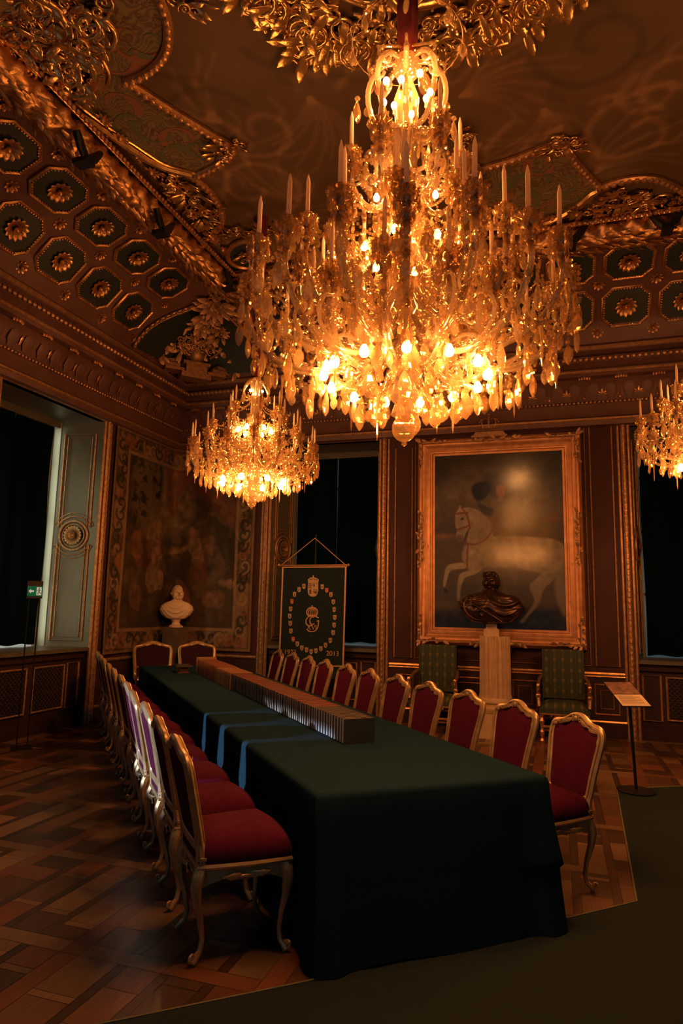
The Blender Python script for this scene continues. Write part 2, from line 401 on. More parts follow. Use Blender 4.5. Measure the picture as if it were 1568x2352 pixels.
# ---- ceiling: flat painted field, cove with coffers
def swirl_mat(name, base, dark, light, sc, rough=.65, acc=None):
    m, nt, b = node_mat(name); b.inputs['Roughness'].default_value = rough; b.inputs['Specular IOR Level'].default_value = .3
    tc = N(nt, 'ShaderNodeTexCoord'); n1 = N(nt, 'ShaderNodeTexNoise', Scale=sc*.45, Detail=1.5); nt.links.new(tc.outputs['Object'], n1.inputs['Vector'])
    w = N(nt, 'ShaderNodeVectorMath', operation='SCALE'); w.inputs['Scale'].default_value = 2.4; nt.links.new(n1.outputs['Color'], w.inputs[0])
    ad = N(nt, 'ShaderNodeVectorMath', operation='ADD'); nt.links.new(tc.outputs['Object'], ad.inputs[0]); nt.links.new(w.outputs['Vector'], ad.inputs[1])
    wv = N(nt, 'ShaderNodeTexWave', Scale=sc*.55, Distortion=3.5, Detail=1.2); wv.wave_type = 'RINGS'; nt.links.new(ad.outputs['Vector'], wv.inputs['Vector'])
    cr = N(nt, 'ShaderNodeValToRGB'); e = cr.color_ramp.elements
    e[0].position = .2; e[0].color = (*dark, 1); e[1].position = .85; e[1].color = (*light, 1); x = cr.color_ramp.elements.new(.5); x.color = (*base, 1)
    nt.links.new(wv.outputs['Fac'], cr.inputs['Fac']); col = cr.outputs['Color']
    if acc:
        n3 = N(nt, 'ShaderNodeTexNoise', Scale=sc*1.3, Detail=2, Distortion=1.5); nt.links.new(ad.outputs['Vector'], n3.inputs['Vector'])
        mr = N(nt, 'ShaderNodeMapRange'); mr.inputs['From Min'].default_value = .56; mr.inputs['From Max'].default_value = .62; nt.links.new(n3.outputs['Fac'], mr.inputs['Value'])
        mx = N(nt, 'ShaderNodeMix', data_type='RGBA'); mx.inputs['B'].default_value = (*acc, 1); nt.links.new(col, mx.inputs['A']); nt.links.new(mr.outputs['Result'], mx.inputs['Factor']); col = mx.outputs['Result']
    nt.links.new(col, b.inputs['Base Color'])
    return m
M['field'] = swirl_mat('painted_cartouche', (.18, .128, .07), (.13, .098, .055), (.205, .145, .075), 5, acc=(.11, .05, .035))
cl = tag(MB().bbox((XW-.1, YF-.1, ZC+.02), (XR+.1, YW+.1, ZC+.1)).build('ceiling', M['cove'], smooth=False), kind='structure')
def painted_ceiling():
    x0, x1, y0, y1 = -4.4, 3.2, 2.2, 8.2; nu, nv = 330, 270
    X, Y = np.meshgrid(np.linspace(x0, x1, nu), np.linspace(y0, y1, nv)); r = np.random.RandomState(8); rr = random.Random(8)
    wx = fbm(X+9, Y, 1.3, 31, 3)-.5; wy = fbm(X+9, Y, 1.3, 32, 3)-.5
    n = fbm(X+9, Y, 1.1, 33, 4); n2 = fbm(X+9, Y, 9, 34, 3)
    V = .72+.5*(n-.5)
    Xw = X+.12*wx; Yw = Y+.12*wy
    def stroke(P, w, a, b=.05):
        nonlocal V
        P = np.array(P); bx0, by0 = P.min(0)-w-b-.1; bx1, by1 = P.max(0)+w+b+.1
        i = np.where((X[0] > bx0) & (X[0] < bx1))[0]; j = np.where((Y[:, 0] > by0) & (Y[:, 0] < by1))[0]
        if len(i) == 0 or len(j) == 0: return
        sl = (slice(j[0], j[-1]+1), slice(i[0], i[-1]+1))
        V[sl] += a*lmask([tuple(p) for p in P], Xw[sl], Yw[sl], w, b)
    for k in range(60):      # big scrolls
        cx, cy = x0+rr.random()*(x1-x0), y0+rr.random()*(y1-y0); r0 = .25+.35*rr.random(); a0 = rr.random()*6; sg = rr.choice((-1, 1)); am = rr.choice((.38, .46, -.30))
        P = [(cx+r0*(1-.82*t)*math.cos(a0+sg*7*t), cy+r0*(1-.82*t)*math.sin(a0+sg*7*t)) for t in np.linspace(0, 1, 16)]; stroke(P, .075, am)
        for q in range(3):
            t = .1+.25*q; p = (cx+r0*(1-.82*t)*math.cos(a0+sg*7*t), cy+r0*(1-.82*t)*math.sin(a0+sg*7*t)); b_ = a0+sg*7*t+sg*.5; L = .25
            stroke([p, (p[0]+L*.5*math.cos(b_), p[1]+L*.5*math.sin(b_)), (p[0]+L*math.cos(b_+sg*.7), p[1]+L*math.sin(b_+sg*.7))], .05, am*.8)
    for k in range(26):      # plumes of brush strokes
        cx, cy = x0+rr.random()*(x1-x0), y0+rr.random()*(y1-y0); a0 = rr.random()*6
        for q in range(8):
            b_ = a0+.2*q; L = .5+.5*rr.random(); stroke([(cx, cy), (cx+L*.5*math.cos(b_), cy+L*.5*math.sin(b_)), (cx+L*math.cos(b_+.35), cy+L*math.sin(b_+.35))], .035, .32, .04)
    V *= .9+.2*n2; V = np.clip(V, .38, 1.6)
    C = V[..., None]*np.array((.165, .095, .052))[None, None]; C = over(C, np.clip((.75-V)*1.2, 0, .3), (.11, .075, .045))
    painted_grid('painted_field', lambda u, v: (x1-(x1-x0)*u, y0+(y1-y0)*v, ZC), C[:, ::-1], paint_mat('ceiling_paint', .6, .1, 40, .3), cl)
    M['ceil'] = mat('painted_ceiling_edge', (.15, .085, .045), .6, c2=(.12, .07, .04), nscale=3)
    mb = MB()
    for p, q in (((XW, YF), (x0, YW)), ((x1, YF), (XR, YW)), ((x0, YF), (x1, y0)), ((x0, y1), (x1, YW))): mb.bbox((p[0], p[1], ZC), (q[0], q[1], ZC+.02))
    mb.build('ceiling_border', M['ceil'], cl, smooth=False)
painted_ceiling()
CP = [(.20, 5.36), (.22, 5.42), (.30, 5.55), (.42, 5.70), (.57, 5.83), (.75, 5.955), (.95, 6.065), (1.15, 6.15), (1.36, 6.215), (1.62, 6.24)]
mb = MB(); sweep(mb, CP); mb.build('cove', M['cove'], cl, sharp=60)
def CF(w, s, o, z, do, dz):
    X = WF(w, s, o, z).to_3x3(); L = math.hypot(do, dz)
    a = X @ Vector((1, 0, 0)); up = X @ Vector((0, do/L, dz/L)); n = up.cross(a) if w != 'left' else a.cross(up)*-1
    want = X @ Vector((0, dz/L, -do/L)); n = want
    p = WF(w, s, o, z) @ Vector((0, 0, 0))
    return Matrix(((a.x, up.x, n.x, p.x), (a.y, up.y, n.y, p.y), (a.z, up.z, n.z, p.z), (0, 0, 0, 1)))
def octo(a, b, c, k=4):
    P = []
    for sx, sy, f in ((1, 1, 0), (-1, 1, 1), (-1, -1, 0), (1, -1, 1)):
        Q = []
        for i in range(k+1):
            t = PI/2*i/k; Q.append((sx*(a-c*math.sin(t)*1.0), sy*(b-c*math.cos(t))) )
        # concave corner: from (a, b-c) to (a-c, b)
        P += Q if f == 0 else Q[::-1]
    return P
def notch(a, b, c):
    # square panel with cut, slightly waisted corners
    P = []
    for sx, sy in ((1, 1), (-1, 1), (-1, -1), (1, -1)):
        Q = [(a, b-c-.02), (a-.03, b-c), (a-c*.55, b-c*.55-.02), (a-c, b-.03), (a-c-.02, b)]
        if sx*sy < 0: Q = Q[::-1]
        P += [(sx*x, sy*y) for x, y in Q]
    return P
def flower(mb, R, h, n1=10, n2=8, X=None):
    t = MB()
    for i in range(n1):
        a = 2*PI*i/n1; d = (math.cos(a), math.sin(a), 0); t.leaf((d[0]*R*.25, d[1]*R*.25, h*.1), d, (0, 0, 1), R*.8, R*.5, .5, 2, 5)
    for i in range(n2):
        a = 2*PI*(i+.5)/n2; d = (math.cos(a), math.sin(a), .5); t.leaf((d[0]*R*.1, d[1]*R*.1, h*.4), d, (0, 0, 1), R*.5, R*.36, .6, 2, 4)
    t.ball((0, 0, h*.6), (R*.2, R*.2, h*.5), 8, 5)
    mb.add(t.v, t.f, X)
def coffer_set(hh):
    P = notch(.295, hh+.015, .092); f = MB()
    f.tube([(x, y, .012) for x, y in P], (.019, .022), 6, closed=True, up=(0, 0, 1))
    for p in resample([(x*.93, y*.93, .022) for x, y in P], .035, True): f.ball(p, .013, 5, 4)
    p = MB(); p.prism([(x*.96, y*.96) for x, y in P], -.06, .010)
    r = MB(); flower(r, .15, .07, 12, 9)
    o = f.build('coffer', M['gold'], cl); a = p.build('coffer_panel', M['coffer'], o, smooth=False); b = r.build('rosette', M['gold'], o, sharp=60)
    return o
first = {}
def coffer(w, s, row):
    o, z, do, dz, hh = ((1.04, 6.105, .58, .26, .235), (.475, 5.75, .5, .46, .255))[row]
    if row not in first: first[row] = coffer_set(hh); c = first[row]
    else: c = dup(first[row], cl)
    c.matrix_local = CF(w, s, o, z, do, dz) @ Matrix.Translation((0, 0, .014))
bb = MB(); flower(bb, .085, .05, 8, 6); boss0 = bb.build('boss', M['gold'], cl, sharp=60); boss_used = False
def boss(w, s, o, z, do, dz):
    global boss_used
    b = dup(boss0, cl) if boss_used else boss0; boss_used = True
    b.matrix_local = CF(w, s, o, z, do, dz)
for w, s0, ds, n in (('left', 7.55, -.72, 7), ('back', -3.97, .708, 10)):
    for k in range(n):
        coffer(w, s0+ds*k, 0); coffer(w, s0+ds*k, 1)
        for (o, z, do, dz) in ((1.33, 6.22, .58, .2), (.75, 5.965, .5, .32), (.25, 5.50, .4, .5)):
            if k == 0 and o < 1.2: boss(w, s0-ds*.5*1.0, o, z, do, dz)
            boss(w, s0+ds*(k+.5), o, z, do, dz)
# heavy laurel moulding between cove and flat ceiling
mb = MB()
P = resample(run(1.74, 6.11, 1.5), .035); m = len(P); n = 18; vs = []
for i, p in enumerate(P):
    a = P[max(0, i-1)]; b = P[min(m-1, i+1)]; t = (b-a).normalized(); s_ = t.cross(Vector((0, 0, 1)))
    for k in range(n):
        th = 2*PI*k/n
        r = .175*(1+.11*math.sin(3*th+i*.75)+.10*math.sin(5*th-i*1.25)+.05*math.sin(i*.9+2*th))
        vs.append(p+s_*(r*math.cos(th))+Vector((0, 0, r*.8*math.sin(th))))
mb.add(vs, [(i*n+k, (i+1)*n+k, (i+1)*n+(k+1) % n, i*n+(k+1) % n) for i in range(m-1) for k in range(n)])
rnd = random.Random(5)
for i in range(0, m-2, 2):
    t = (P[i+1]-P[i]).normalized(); s_ = t.cross(Vector((0, 0, 1)))
    for k in range(3):
        th = -PI*(.15+.7*(k+rnd.random()*.8)/3.0); nn = s_*math.cos(th)+Vector((0, 0, math.sin(th)))
        mb.leaf(P[i]+nn*.165, t*(1 if k % 2 else .8)+s_*(rnd.random()-.5)*.9, nn, .12+.05*rnd.random(), .05, .25, 2, 4)
mb.build('laurel_moulding', M['gold'], cl, sharp=70)
mb = MB(); beads(mb, run(2.0, 6.14, 1.5), .028, .058); mb.tube(run(1.96, 6.17, 1.5), .03, 6, cap=False); mb.build('bead_line', M['gold'], cl)
# shell band
mb = MB()
for w, s0, s1 in (('left', 3.4, YW-2.4), ('back', XW+2.4, XR-2.4)):
    s = s0
    while s < s1:
        X = WF(w, s, 2.08, ZC-.01); 
        for k in range(7):
            a = PI*k/6; d = X.to_3x3() @ Vector((math.cos(a), math.sin(a), 0)); mb.leaf(X @ Vector((0, 0, -.01)), d, (0, 0, -1), .115, .05, .2, 1, 4)
        mb.ball(X @ Vector((0, .01, -.03)), .03, 6, 5); s += .27
mb.build('shell_border', M['gold'], cl, sharp=60)
# gilt frames of the cartouches
L3 = lambda P: [(x*.38265, y*.38265) for x, y in P]
R5 = lambda P: [(1040+x*.33673, 300+y*.33673) for x, y in P]
FR = [[(360, -20), (384, 40), (388, 80), (382, 120), (360, 150), (325, 175), (288, 187)], [(300, 192), (345, 222), (400, 258), (450, 288), (500, 318), (535, 340)],
      [(537, 345), (520, 365), (490, 385), (443, 407)], [(443, 407), (475, 430), (500, 465), (512, 495), (505, 525), (475, 545)],
      R5([(-260, 520), (-100, 400), (60, 310), (200, 260), (400, 205), (560, 140), (750, 70)]), R5([(750, 70), (800, 170), (900, 290), (1000, 390)]), R5([(1000, 390), (1100, 350), (1250, 320), (1400, 325), (1540, 390), (1650, 470)])]
THIN = [L3([(400, 620), (560, 740), (800, 900), (950, 1000), (1150, 1050)]), L3([(190, -20), (350, 150), (480, 300), (560, 400), (572, 470), (530, 515)]),
        L3([(240, -20), (400, 160), (520, 300), (600, 420), (610, 490), (570, 560), (450, 580), (370, 550), (330, 500)]), R5([(180, 545), (300, 545), (380, 590), (430, 660), (600, 645), (750, 580), (880, 490), (940, 430), (1000, 400)])]
fr = MB(); th = MB()
for F in FR:
    P = chaikin([at_z(x, y, ZC-.02) for x, y in F], 2, False); fr.tube(P, (.045, .035), 8, up=(0, 0, 1))
    for p in resample(P, .075): fr.ball(p+Vector((0, 0, -.03)), (.034, .034, .026), 6, 4)
for F in THIN:
    P = chaikin([at_z(x, y, ZC-.03) for x, y in F], 2, False); th.tube(P, (.04, .04), 8, up=(0, 0, 1)); th.tube([p+Vector((.07, .02, .01)) for p in P], .015, 6)
fr.build('beaded_frame', M['gold'], cl); th.build('gilt_band', M['gold_bright'], cl)
pa = [(200, -20), (360, -20), (384, 40), (388, 80), (382, 120), (360, 150), (325, 175), (290, 187), (300, 192), (400, 258), (500, 318), (535, 340), (490, 385), (443, 405), (363, 383), (306, 344), (214, 283), (160, 240), (190, 222), (228, 190), (222, 153), (184, 115), (134, 57), (80, -10)]
pb = R5([(60, 310), (200, 260), (400, 205), (560, 140), (750, 70), (800, 170), (900, 290), (985, 385), (940, 430), (880, 490), (750, 580), (600, 645), (430, 660), (380, 590), (200, 500), (60, 480)])
for P in (pa, pb):
    mb = MB(); mb.prism([tuple(at_z(x, y, ZC))[:2] for x, y in P], ZC-.008, ZC-.001); mb.build('painted_cartouche', M['field'], cl, smooth=False)
# painted foliage on the cartouches: thin raised strokes of paint
gs = MB(); rs = MB()
def sw(mb, c, r, a0, sg, w):
    e = at_z(c[0], c[1], ZC-.009); pts = []; rr = []
    for i in range(22):
        u = i/21; a = a0+sg*5.2*u; q = r*(1-.8*u)
        pts.append(e+Vector((q*math.cos(a), q*math.sin(a), -.002))); rr.append((w*(1.1-u)*(1+.5*math.sin(14*u)), .003))
    mb.tube(pts, rr, 6, up=(0, 0, 1))
for c, r, a0, sg in [((300, 90), .25, 1, 1), ((340, 95), .2, 3, -1), ((250, 130), .25, 0, 1), ((310, 290), .26, 2, 1), ((360, 300), .24, 4, -1), ((270, 240), .2, 1, -1), ((420, 320), .22, 3, 1), ((400, 360), .2, 0, -1), ((460, 340), .18, 1, 1), ((1170, 430), .25, 1, -1), ((1230, 420), .26, 3, 1), ((1290, 420), .22, 2, -1), ((1320, 440), .18, 0, 1), ((1200, 470), .22, 5, 1), ((1270, 480), .2, 2, 1), ((1250, 380), .2, 4, -1), ((1130, 450), .2, 0, 1)]:
    sw(gs if rnd.random() < .55 else rs, c, r, a0, sg, .035)
gs.build('painted_foliage', mat('painted_leaf_green', (.10, .11, .055), .7), cl); rs.build('painted_scrolls', mat('painted_leaf_russet', (.24, .09, .05), .7), cl)
# carved rococo clusters
def carve(mb, c, R, n, seed, z=ZC-.03, dirv=None, spread=PI, nrm=(0, 0, -1), e=None, sc=1.0):
    r = random.Random(seed); c = Vector(c); nrm = Vector(nrm); e1, e2 = e or (Vector((1, 0, 0)), Vector((0, 1, 0)))
    a0 = math.atan2(Vector(dirv).dot(e2), Vector(dirv).dot(e1)) if dirv is not None else 0
    for i in range(n):
        a = a0+spread*(2*r.random()-1); q = R*r.random()**.6*.55; d = e1*math.cos(a)+e2*math.sin(a)
        p = c+d*q+nrm*(.01+.05*r.random()*sc)
        k = r.random()
        if k < .55: mb.leaf(p, d+(e1*math.cos(a+1.5)+e2*math.sin(a+1.5))*(r.random()-.5)*2.0+nrm*.10, nrm, R*(.34+.34*r.random()), R*(.20+.12*r.random()), .05+.14*r.random(), 4, 9, hf=.12)
        elif k < .9: mb.scroll(p, d, d.cross(nrm)*r.choice((-1, 1)), R*(.16+.16*r.random()), 1.3+.5*r.random(), R*.055, lift=0)
        else: mb.ball(p, R*.06, 7, 5)
mb = MB()
for (x, y), R, n, sd in [((515, 345), .26, 16, 1), ((535, 330), .18, 9, 2), ((1180+118, 330), .26, 18, 3), ((1270, 335), .2, 10, 4), ((170, 185), .26, 18, 9), ((430, 5), .22, 12, 10), ((200, 175), .2, 10, 8),
                         ((430, 440), .34, 22, 12), ((460, 490), .36, 24, 13), ((400, 410), .28, 14, 14), ((480, 540), .3, 16, 15), ((1080, 430), .3, 18, 16), ((1060, 370), .25, 14, 17), ((1050, 310), .25, 14, 18),
                         ((1420, 455), .34, 20, 19), ((1480, 460), .38, 24, 20), ((1350, 480), .3, 18, 21), ((1540, 470), .36, 20, 22), ((1260, 515), .24, 12, 23), ((1180, 525), .22, 12, 24), ((610, 525), .3, 14, 25), ((540, 530), .25, 12, 26)]:
    carve(mb, at_z(x, y, ZC), R, n, sd)
rt = random.Random(12)
for q in range(46):
    x = 250*rt.random()-20; y = 190*rt.random()-25
    if x > 80+y*.55+60 and y > 60: continue
    carve(mb, at_z(x, y, ZC-.05*rt.random()), .20+.12*rt.random(), 11, 500+q, sc=1.5)
for q in range(8): mb.scroll(at_z(20+28*q, 20+60*rt.random(), ZC-.08), (1, 0, 0), (0, rt.choice((-1, 1)), 0), .16, 1.7, .032, a0=rt.random()*6)
mb.build('carved_ornament', M['gold_bright'], cl, sharp=60)
# great central rosette
RC = Vector((-.77, 3.47, ZC)); mb = MB()
for ring, (r0, n, R, m) in enumerate([(1.28, 22, .36, 17), (.98, 18, .34, 12), (.66, 12, .32, 10), (.36, 8, .28, 8)]):
    for i in range(n):
        a = 2*PI*(i+.5*(ring % 2))/n; d = Vector((math.cos(a), math.sin(a), 0)); t = Vector((-d.y, d.x, 0)); c = RC+d*r0+Vector((0, 0, -.03-.05*ring))
        carve(mb, c, R, m, 200+ring*40+i, dirv=d, spread=1.5)
        if ring == 0:
            mb.scroll(c+t*.13+d*.06+Vector((0, 0, -.06)), d, t, .15, 1.7, .03); mb.scroll(c-t*.13+d*.06+Vector((0, 0, -.06)), d, -t, .13, 1.7, .028)
            for q in range(5): mb.leaf(c+t*(.06*(q-2))+Vector((0, 0, -.03)), d+t*(.35*(q-2)), (0, 0, -1), .30, .09, .12, 3, 7, hf=.1)
ps = [RC+Vector((.9*math.cos(a), .9*math.sin(a), -.08)) for a in np.linspace(0, 2*PI, 60)[:-1]]; mb.tube(ps, .05, 8, closed=True)
for k in range(4):
    a = PI/4+PI/2*k; carve(mb, RC+Vector((1.35*math.cos(a), 1.35*math.sin(a), -.03)), .4, 22, 50+k, dirv=(math.cos(a), math.sin(a), 0), spread=1.4)
carve(mb, at_z(1180, 20, ZC), .4, 20, 61); carve(mb, at_z(1075, 60, ZC), .4, 16, 62); carve(mb, at_z(690, 30, ZC), .4, 20, 63)
mb.build('ceiling_rosette', M['gold_bright'], cl, sharp=60)
# corner oval cartouche
C0 = at_z(570, 585, ZC-.04); ov = MB(); fr2 = MB(); e1 = Vector((1, 1, 0)).normalized(); e2 = Vector((-1, 1, 0)).normalized()
el = [C0+e1*(.26*math.cos(a))+e2*(.36*math.sin(a)) for a in np.linspace(0, 2*PI, 40)[:-1]]
ov.add(el+[C0], [(i, (i+1) % 39, 39) for i in range(39)]); fr2.tube(el, .035, 8, closed=True); beads(fr2, el+[el[0]], .03, .07)
carve(fr2, C0, .22, 12, 70, e=(e1, e2))
ov.build('oval_field', M['coffer'], cl); fr2.build('oval_frame', M['gold'], cl)
# corner niche: gilt arches and a carved trophy
def cpt(o):
    for (a, za), (b, zb) in zip(CP, CP[1:]):
        if a <= o <= b: return za+(zb-za)*(o-a)/(b-a)
    return CP[-1][1]
arch = MB(); tro = MB(); nich = MB()
AL = []; AB = []
for i in range(21):
    u = i/20; o = .22+1.2*u; c = 1.68-.42*math.sin(u*PI/2)**1.6
    AL.append(Vector((XW+o, YW-c-.02, cpt(o)-.01))); AB.append(Vector((XW+c+.02, YW-o, cpt(o)-.01)))
for P in (AL, AB):
    for off, r in ((0, .035), (.07, .018), (-.06, .018)):
        arch.tube([p+Vector((off*.7, -off*.7 if P is AL else -off*.7, 0)) if P is AL else p+Vector((off*.7, -off*.7, 0)) for p in P], r, 7)
    for p in resample(P, .09): arch.ball(p+Vector((.06, -.06, -.03)), .03, 6, 5)
vs = []; nn = 10
for a, b in zip(AL, AB):
    cpn = Vector((XW+.1+(a.x-XW)*.95, YW-.1-(YW-b.y)*.95, a.z))
    for k in range(nn+1):
        t = k/nn; wq = 6; p = (a*(1-t)**2+cpn*(2*wq*t*(1-t))+b*t**2)/((1-t)**2+2*wq*t*(1-t)+t**2); vs.append(p+Vector((.03, -.03, -.012)))
nich.add(vs, [(i*(nn+1)+k, i*(nn+1)+k+1, (i+1)*(nn+1)+k+1, (i+1)*(nn+1)+k) for i in range(20) for k in range(nn)])
NG = list(nich.v); nich.build('corner_niche', M['coffer'], cl); arch.build('corner_arch', M['gold_dull'], cl)
dn = Vector((1, -1, -.5)).normalized(); E1 = Vector((1, 1, 0)).normalized(); E2 = dn.cross(E1)*-1
if E2.z < 0: E2 = -E2
base = Vector((XW+.62, YW-.62, 5.22))
for k, (h0, h1, w) in enumerate(((0, .09, .24), (.09, .22, .17), (.22, .27, .22))):
    tro.box((0, 0, (h0+h1)/2), (w*2, .26, h1-h0), Matrix.Translation(base) @ Matrix.Rotation(PI/4, 4, 'Z'))
tro.ball(base+Vector((.02, -.02, .42)), .15, 14, 10)
for a in np.linspace(0, PI, 7)[:-1]:
    tro.tube([base+Vector((.02, -.02, .42))+(E1*math.cos(t)+E2*math.sin(t))*.158 for t in np.linspace(0, 2*PI, 20)[:-1]], .008, 5, closed=True) if a == 0 else None
for s in (-1, 1):
    for k in range(3): tro.box((0, 0, 0), (.30, .2, .05), Matrix.Translation(base+E1*s*(.34+.05*k)+Vector((0, 0, .12+.055*k))) @ Matrix.Rotation(PI/4+.2*s*k, 4, 'Z'))
    tro.tube([base+E1*s*.2+Vector((.1, -.1, .35)), base+E1*s*.62+Vector((.2, -.2, .72))], .02, 7)
    carve(tro, base+E1*s*.62+Vector((.12, -.12, .4)), .34, 16, 80+s, nrm=dn, e=(E1, E2)); carve(tro, base+E1*s*.4+Vector((.2, -.2, .75)), .34, 16, 84+s, nrm=dn, e=(E1, E2))
rnd = random.Random(77)
for q in range(34):
    p = Vector(NG[rnd.randrange(3, 19)*(nn+1)+rnd.randrange(1, nn)]); carve(tro, p+dn*.03, .2+.08*rnd.random(), 7, 300+q, nrm=dn, e=(E1, E2), sc=.6)
top = Vector((XW+1.34, YW-1.34, 6.10))
for k in range(9):
    a = PI+PI*k/8; d = E1*math.cos(a)+E2*math.sin(a)*.9; tro.leaf(top, d, dn, .34, .11, .35, 2, 6)
carve(tro, top+Vector((-.1, .1, 0)), .4, 20, 90, nrm=dn, e=(E1, E2)); carve(tro, base+Vector((.35, -.35, .85)), .45, 26, 91, nrm=dn, e=(E1, E2))
tro.build('corner_trophy', M['bronze_gilt'] if 'bronze_gilt' in M else M['gold_dull'], cl, sharp=50)
# ------------------------------------------------------------------ windows
M['pane_bright'] = emit_mat('daylit_pane', (.85, .92, .80), .35)
M['pane'] = emit_mat('dim_daylit_pane', (.55, .85, 1.0), .05)
SILL = 1.0; DEP = .62; SPL = .13
def lattice(mb, x0, x1, z0, z1, y, st, r, X=None):
    W, H = x1-x0, z1-z0
    for sg in (1, -1):
        k = -int(H/st)-1
        while k*st < W:
            a = k*st; pts = []
            t0 = max(0, -a); t1 = min(H, W-a)
            if t1 > t0+.01:
                p, q = (x0+a+t0, z0+t0), (x0+a+t1, z0+t1)
                if sg < 0: p, q = (x0+x1-p[0], p[1]), (x0+x1-q[0], q[1])
                mb.tube([(p[0], y, p[1]), (q[0], y, q[1])], r, 4)
            k += 1
def rect(mb, x0, x1, z0, z1, y, r, X=None, n=6):
    mb.tube([(x0, y, z0), (x1, y, z0), (x1, y, z1), (x0, y, z1)], r, n, closed=True, up=(0, 1, 0), M=X)
def window(name, w, ab, pane, leak):
    cx = (ab[0]+ab[1])/2; hw = (ab[1]-ab[0])/2; bw = hw-SPL
    root = empty(name, kind='structure')
    if w == 'back': root.matrix_world = Matrix(((1, 0, 0, cx), (0, 1, 0, YW), (0, 0, 1, 0), (0, 0, 0, 1)))
    else: root.matrix_world = Matrix(((0, -1, 0, XW), (1, 0, 0, cx), (0, 0, 1, 0), (0, 0, 0, 1)))
    B = lambda mb, nm, m, **k: mb.build(nm, m, root, **k)
    # lower panel with two lattice grilles
    mb = MB(); mb.bbox((-hw, .10, 0), (hw, .16, SILL-.02)); mb.bbox((-hw, .03, 0), (hw, .10, .16)); mb.bbox((-hw-.04, 0, 0), (-hw, DEP+.2, SILL)); mb.bbox((hw, 0, 0), (hw+.04, DEP+.2, SILL)); mb.bbox((-hw, .06, SILL-.12), (hw, .10, SILL-.02))
    B(mb, 'radiator_panel', M['wall_dark'], smooth=False)
    la = MB(); fr = MB()
    for x0, x1 in ((-hw+.34, -.06), (.06, hw-.34)):
        lattice(la, x0, x1, .26, .80, .085, .062, .007); rect(fr, x0, x1, .26, .80, .088, .02)
    for x0, x1 in ((-hw+.05, -hw+.27), (hw-.27, hw-.05)): rect(fr, x0, x1, .24, .82, .095, .016)
    B(la, 'lattice_grille', M['dark']); B(fr, 'panel_moulding', M['gold_dull'])
    mb = MB(); mb.bbox((-hw, -.0, SILL-.03), (hw, DEP+.12, SILL+.02)); B(mb, 'window_sill', M['reveal'], smooth=False)
    # splayed reveals with panels and a medallion
    for sg in (-1, 1):
        mb = MB(); mb.prism([(sg*hw, 0), (sg*bw, DEP), (sg*(bw+.04), DEP), (sg*(hw+.04), 0)], SILL, WZ)
        rv = B(mb, 'reveal', M['reveal'], smooth=False)
        a = Vector((sg*hw, 0, 0)); d = (Vector((sg*bw, DEP, 0))-a); Ld = d.length; d.normalize(); n = Vector((-sg*d.y, sg*d.x, 0)) if sg > 0 else Vector((d.y, -d.x, 0))
        if n.x*sg > 0: n = -n
        X = Matrix(((d.x, n.x, 0, a.x), (d.y, n.y, 0, a.y), (0, 0, 1, 0), (0, 0, 0, 1)))
        g = MB(); zc = 2.55; R = .205; p0, p1 = .10, Ld-.07; pc = (p0+p1)/2
        def arcpts(z_sign, r): return [(pc-r*math.cos(t), .012, zc+z_sign*r*math.sin(t)) for t in np.linspace(.45, PI-.45, 12)]
        for off, r in ((0, .012), (.05, .007)):
            up = [(p0+off, .012, 4.02-off), (p0+off, .012, arcpts(1, .27+off)[0][2])]+arcpts(1, .27+off)+[(p1-off, .012, arcpts(1, .27+off)[0][2]), (p1-off, .012, 4.02-off)]
            lo = [(p0+off, .012, SILL+.1+off), (p0+off, .012, arcpts(-1, .27+off)[0][2])]+arcpts(-1, .27+off)+[(p1-off, .012, arcpts(-1, .27+off)[0][2]), (p1-off, .012, SILL+.1+off)]
            g.tube(up, r, 6, closed=True, up=(0, 1, 0), M=X); g.tube(lo, r, 6, closed=True, up=(0, 1, 0), M=X)
        g.build('reveal_moulding', M['gold_dull'], rv)
        me = MB(); Y = X @ Matrix.Translation((pc, .0, zc)) @ Matrix.Rotation(-PI/2, 4, 'X')
        for rr, r in ((R, .02), (R-.045, .011)): me.tube([(rr*math.cos(t), rr*math.sin(t), .014) for t in np.linspace(0, 2*PI, 33)[:-1]], r, 7, closed=True, M=Y)
        flower(me, R*.72, .05, 18, 12, Y)
        me.build('medallion', M['gold_dull'], rv, sharp=60)
        mb = MB(); mb.bbox((sg*bw, DEP, SILL), (sg*(bw-.010), DEP+.17, WZ)); B(mb, 'jamb', M['jamb'], smooth=False)
    mb = MB(); mb.bbox((-hw-.05, 0, WZ), (hw+.05, DEP+.2, WZ+.04)); mb.bbox((-bw, DEP+.02, WZ-.10), (bw, DEP+.1, WZ)); B(mb, 'soffit', M['reveal'], smooth=False)
    mb = MB(); mb.bbox((-bw-.1, DEP+.17, SILL-.1), (bw+.1, DEP+.2, WZ+.05)); B(mb, 'glass_pane', pane, smooth=False)
    mb = MB()
    for x in (-bw+.03, 0, bw-.03): mb.bbox((x-.025, DEP+.13, SILL), (x+.025, DEP+.17, WZ))
    for z in (1.9, 2.8, 3.6): mb.bbox((-bw, DEP+.135, z-.02), (bw, DEP+.165, z+.02))
    B(mb, 'window_frame', M['jamb'], smooth=False)
    # gilt architrave
    mb = MB()
    for off, r, yy in ((.02, .026, -.012), (.085, .04, -.02), (.15, .022, -.01)):
        mb.tube([(-hw-off, yy, 0), (-hw-off, yy, WZ+off*.6), (hw+off, yy, WZ+off*.6), (hw+off, yy, 0)], r, 8, up=(0, 1, 0))
    for sx in (-1, 1):
        for k in range(int(WZ/.075)): mb.ball((sx*(hw+.085), -.05, .05+k*.075), (.022, .02, .03), 6, 4)
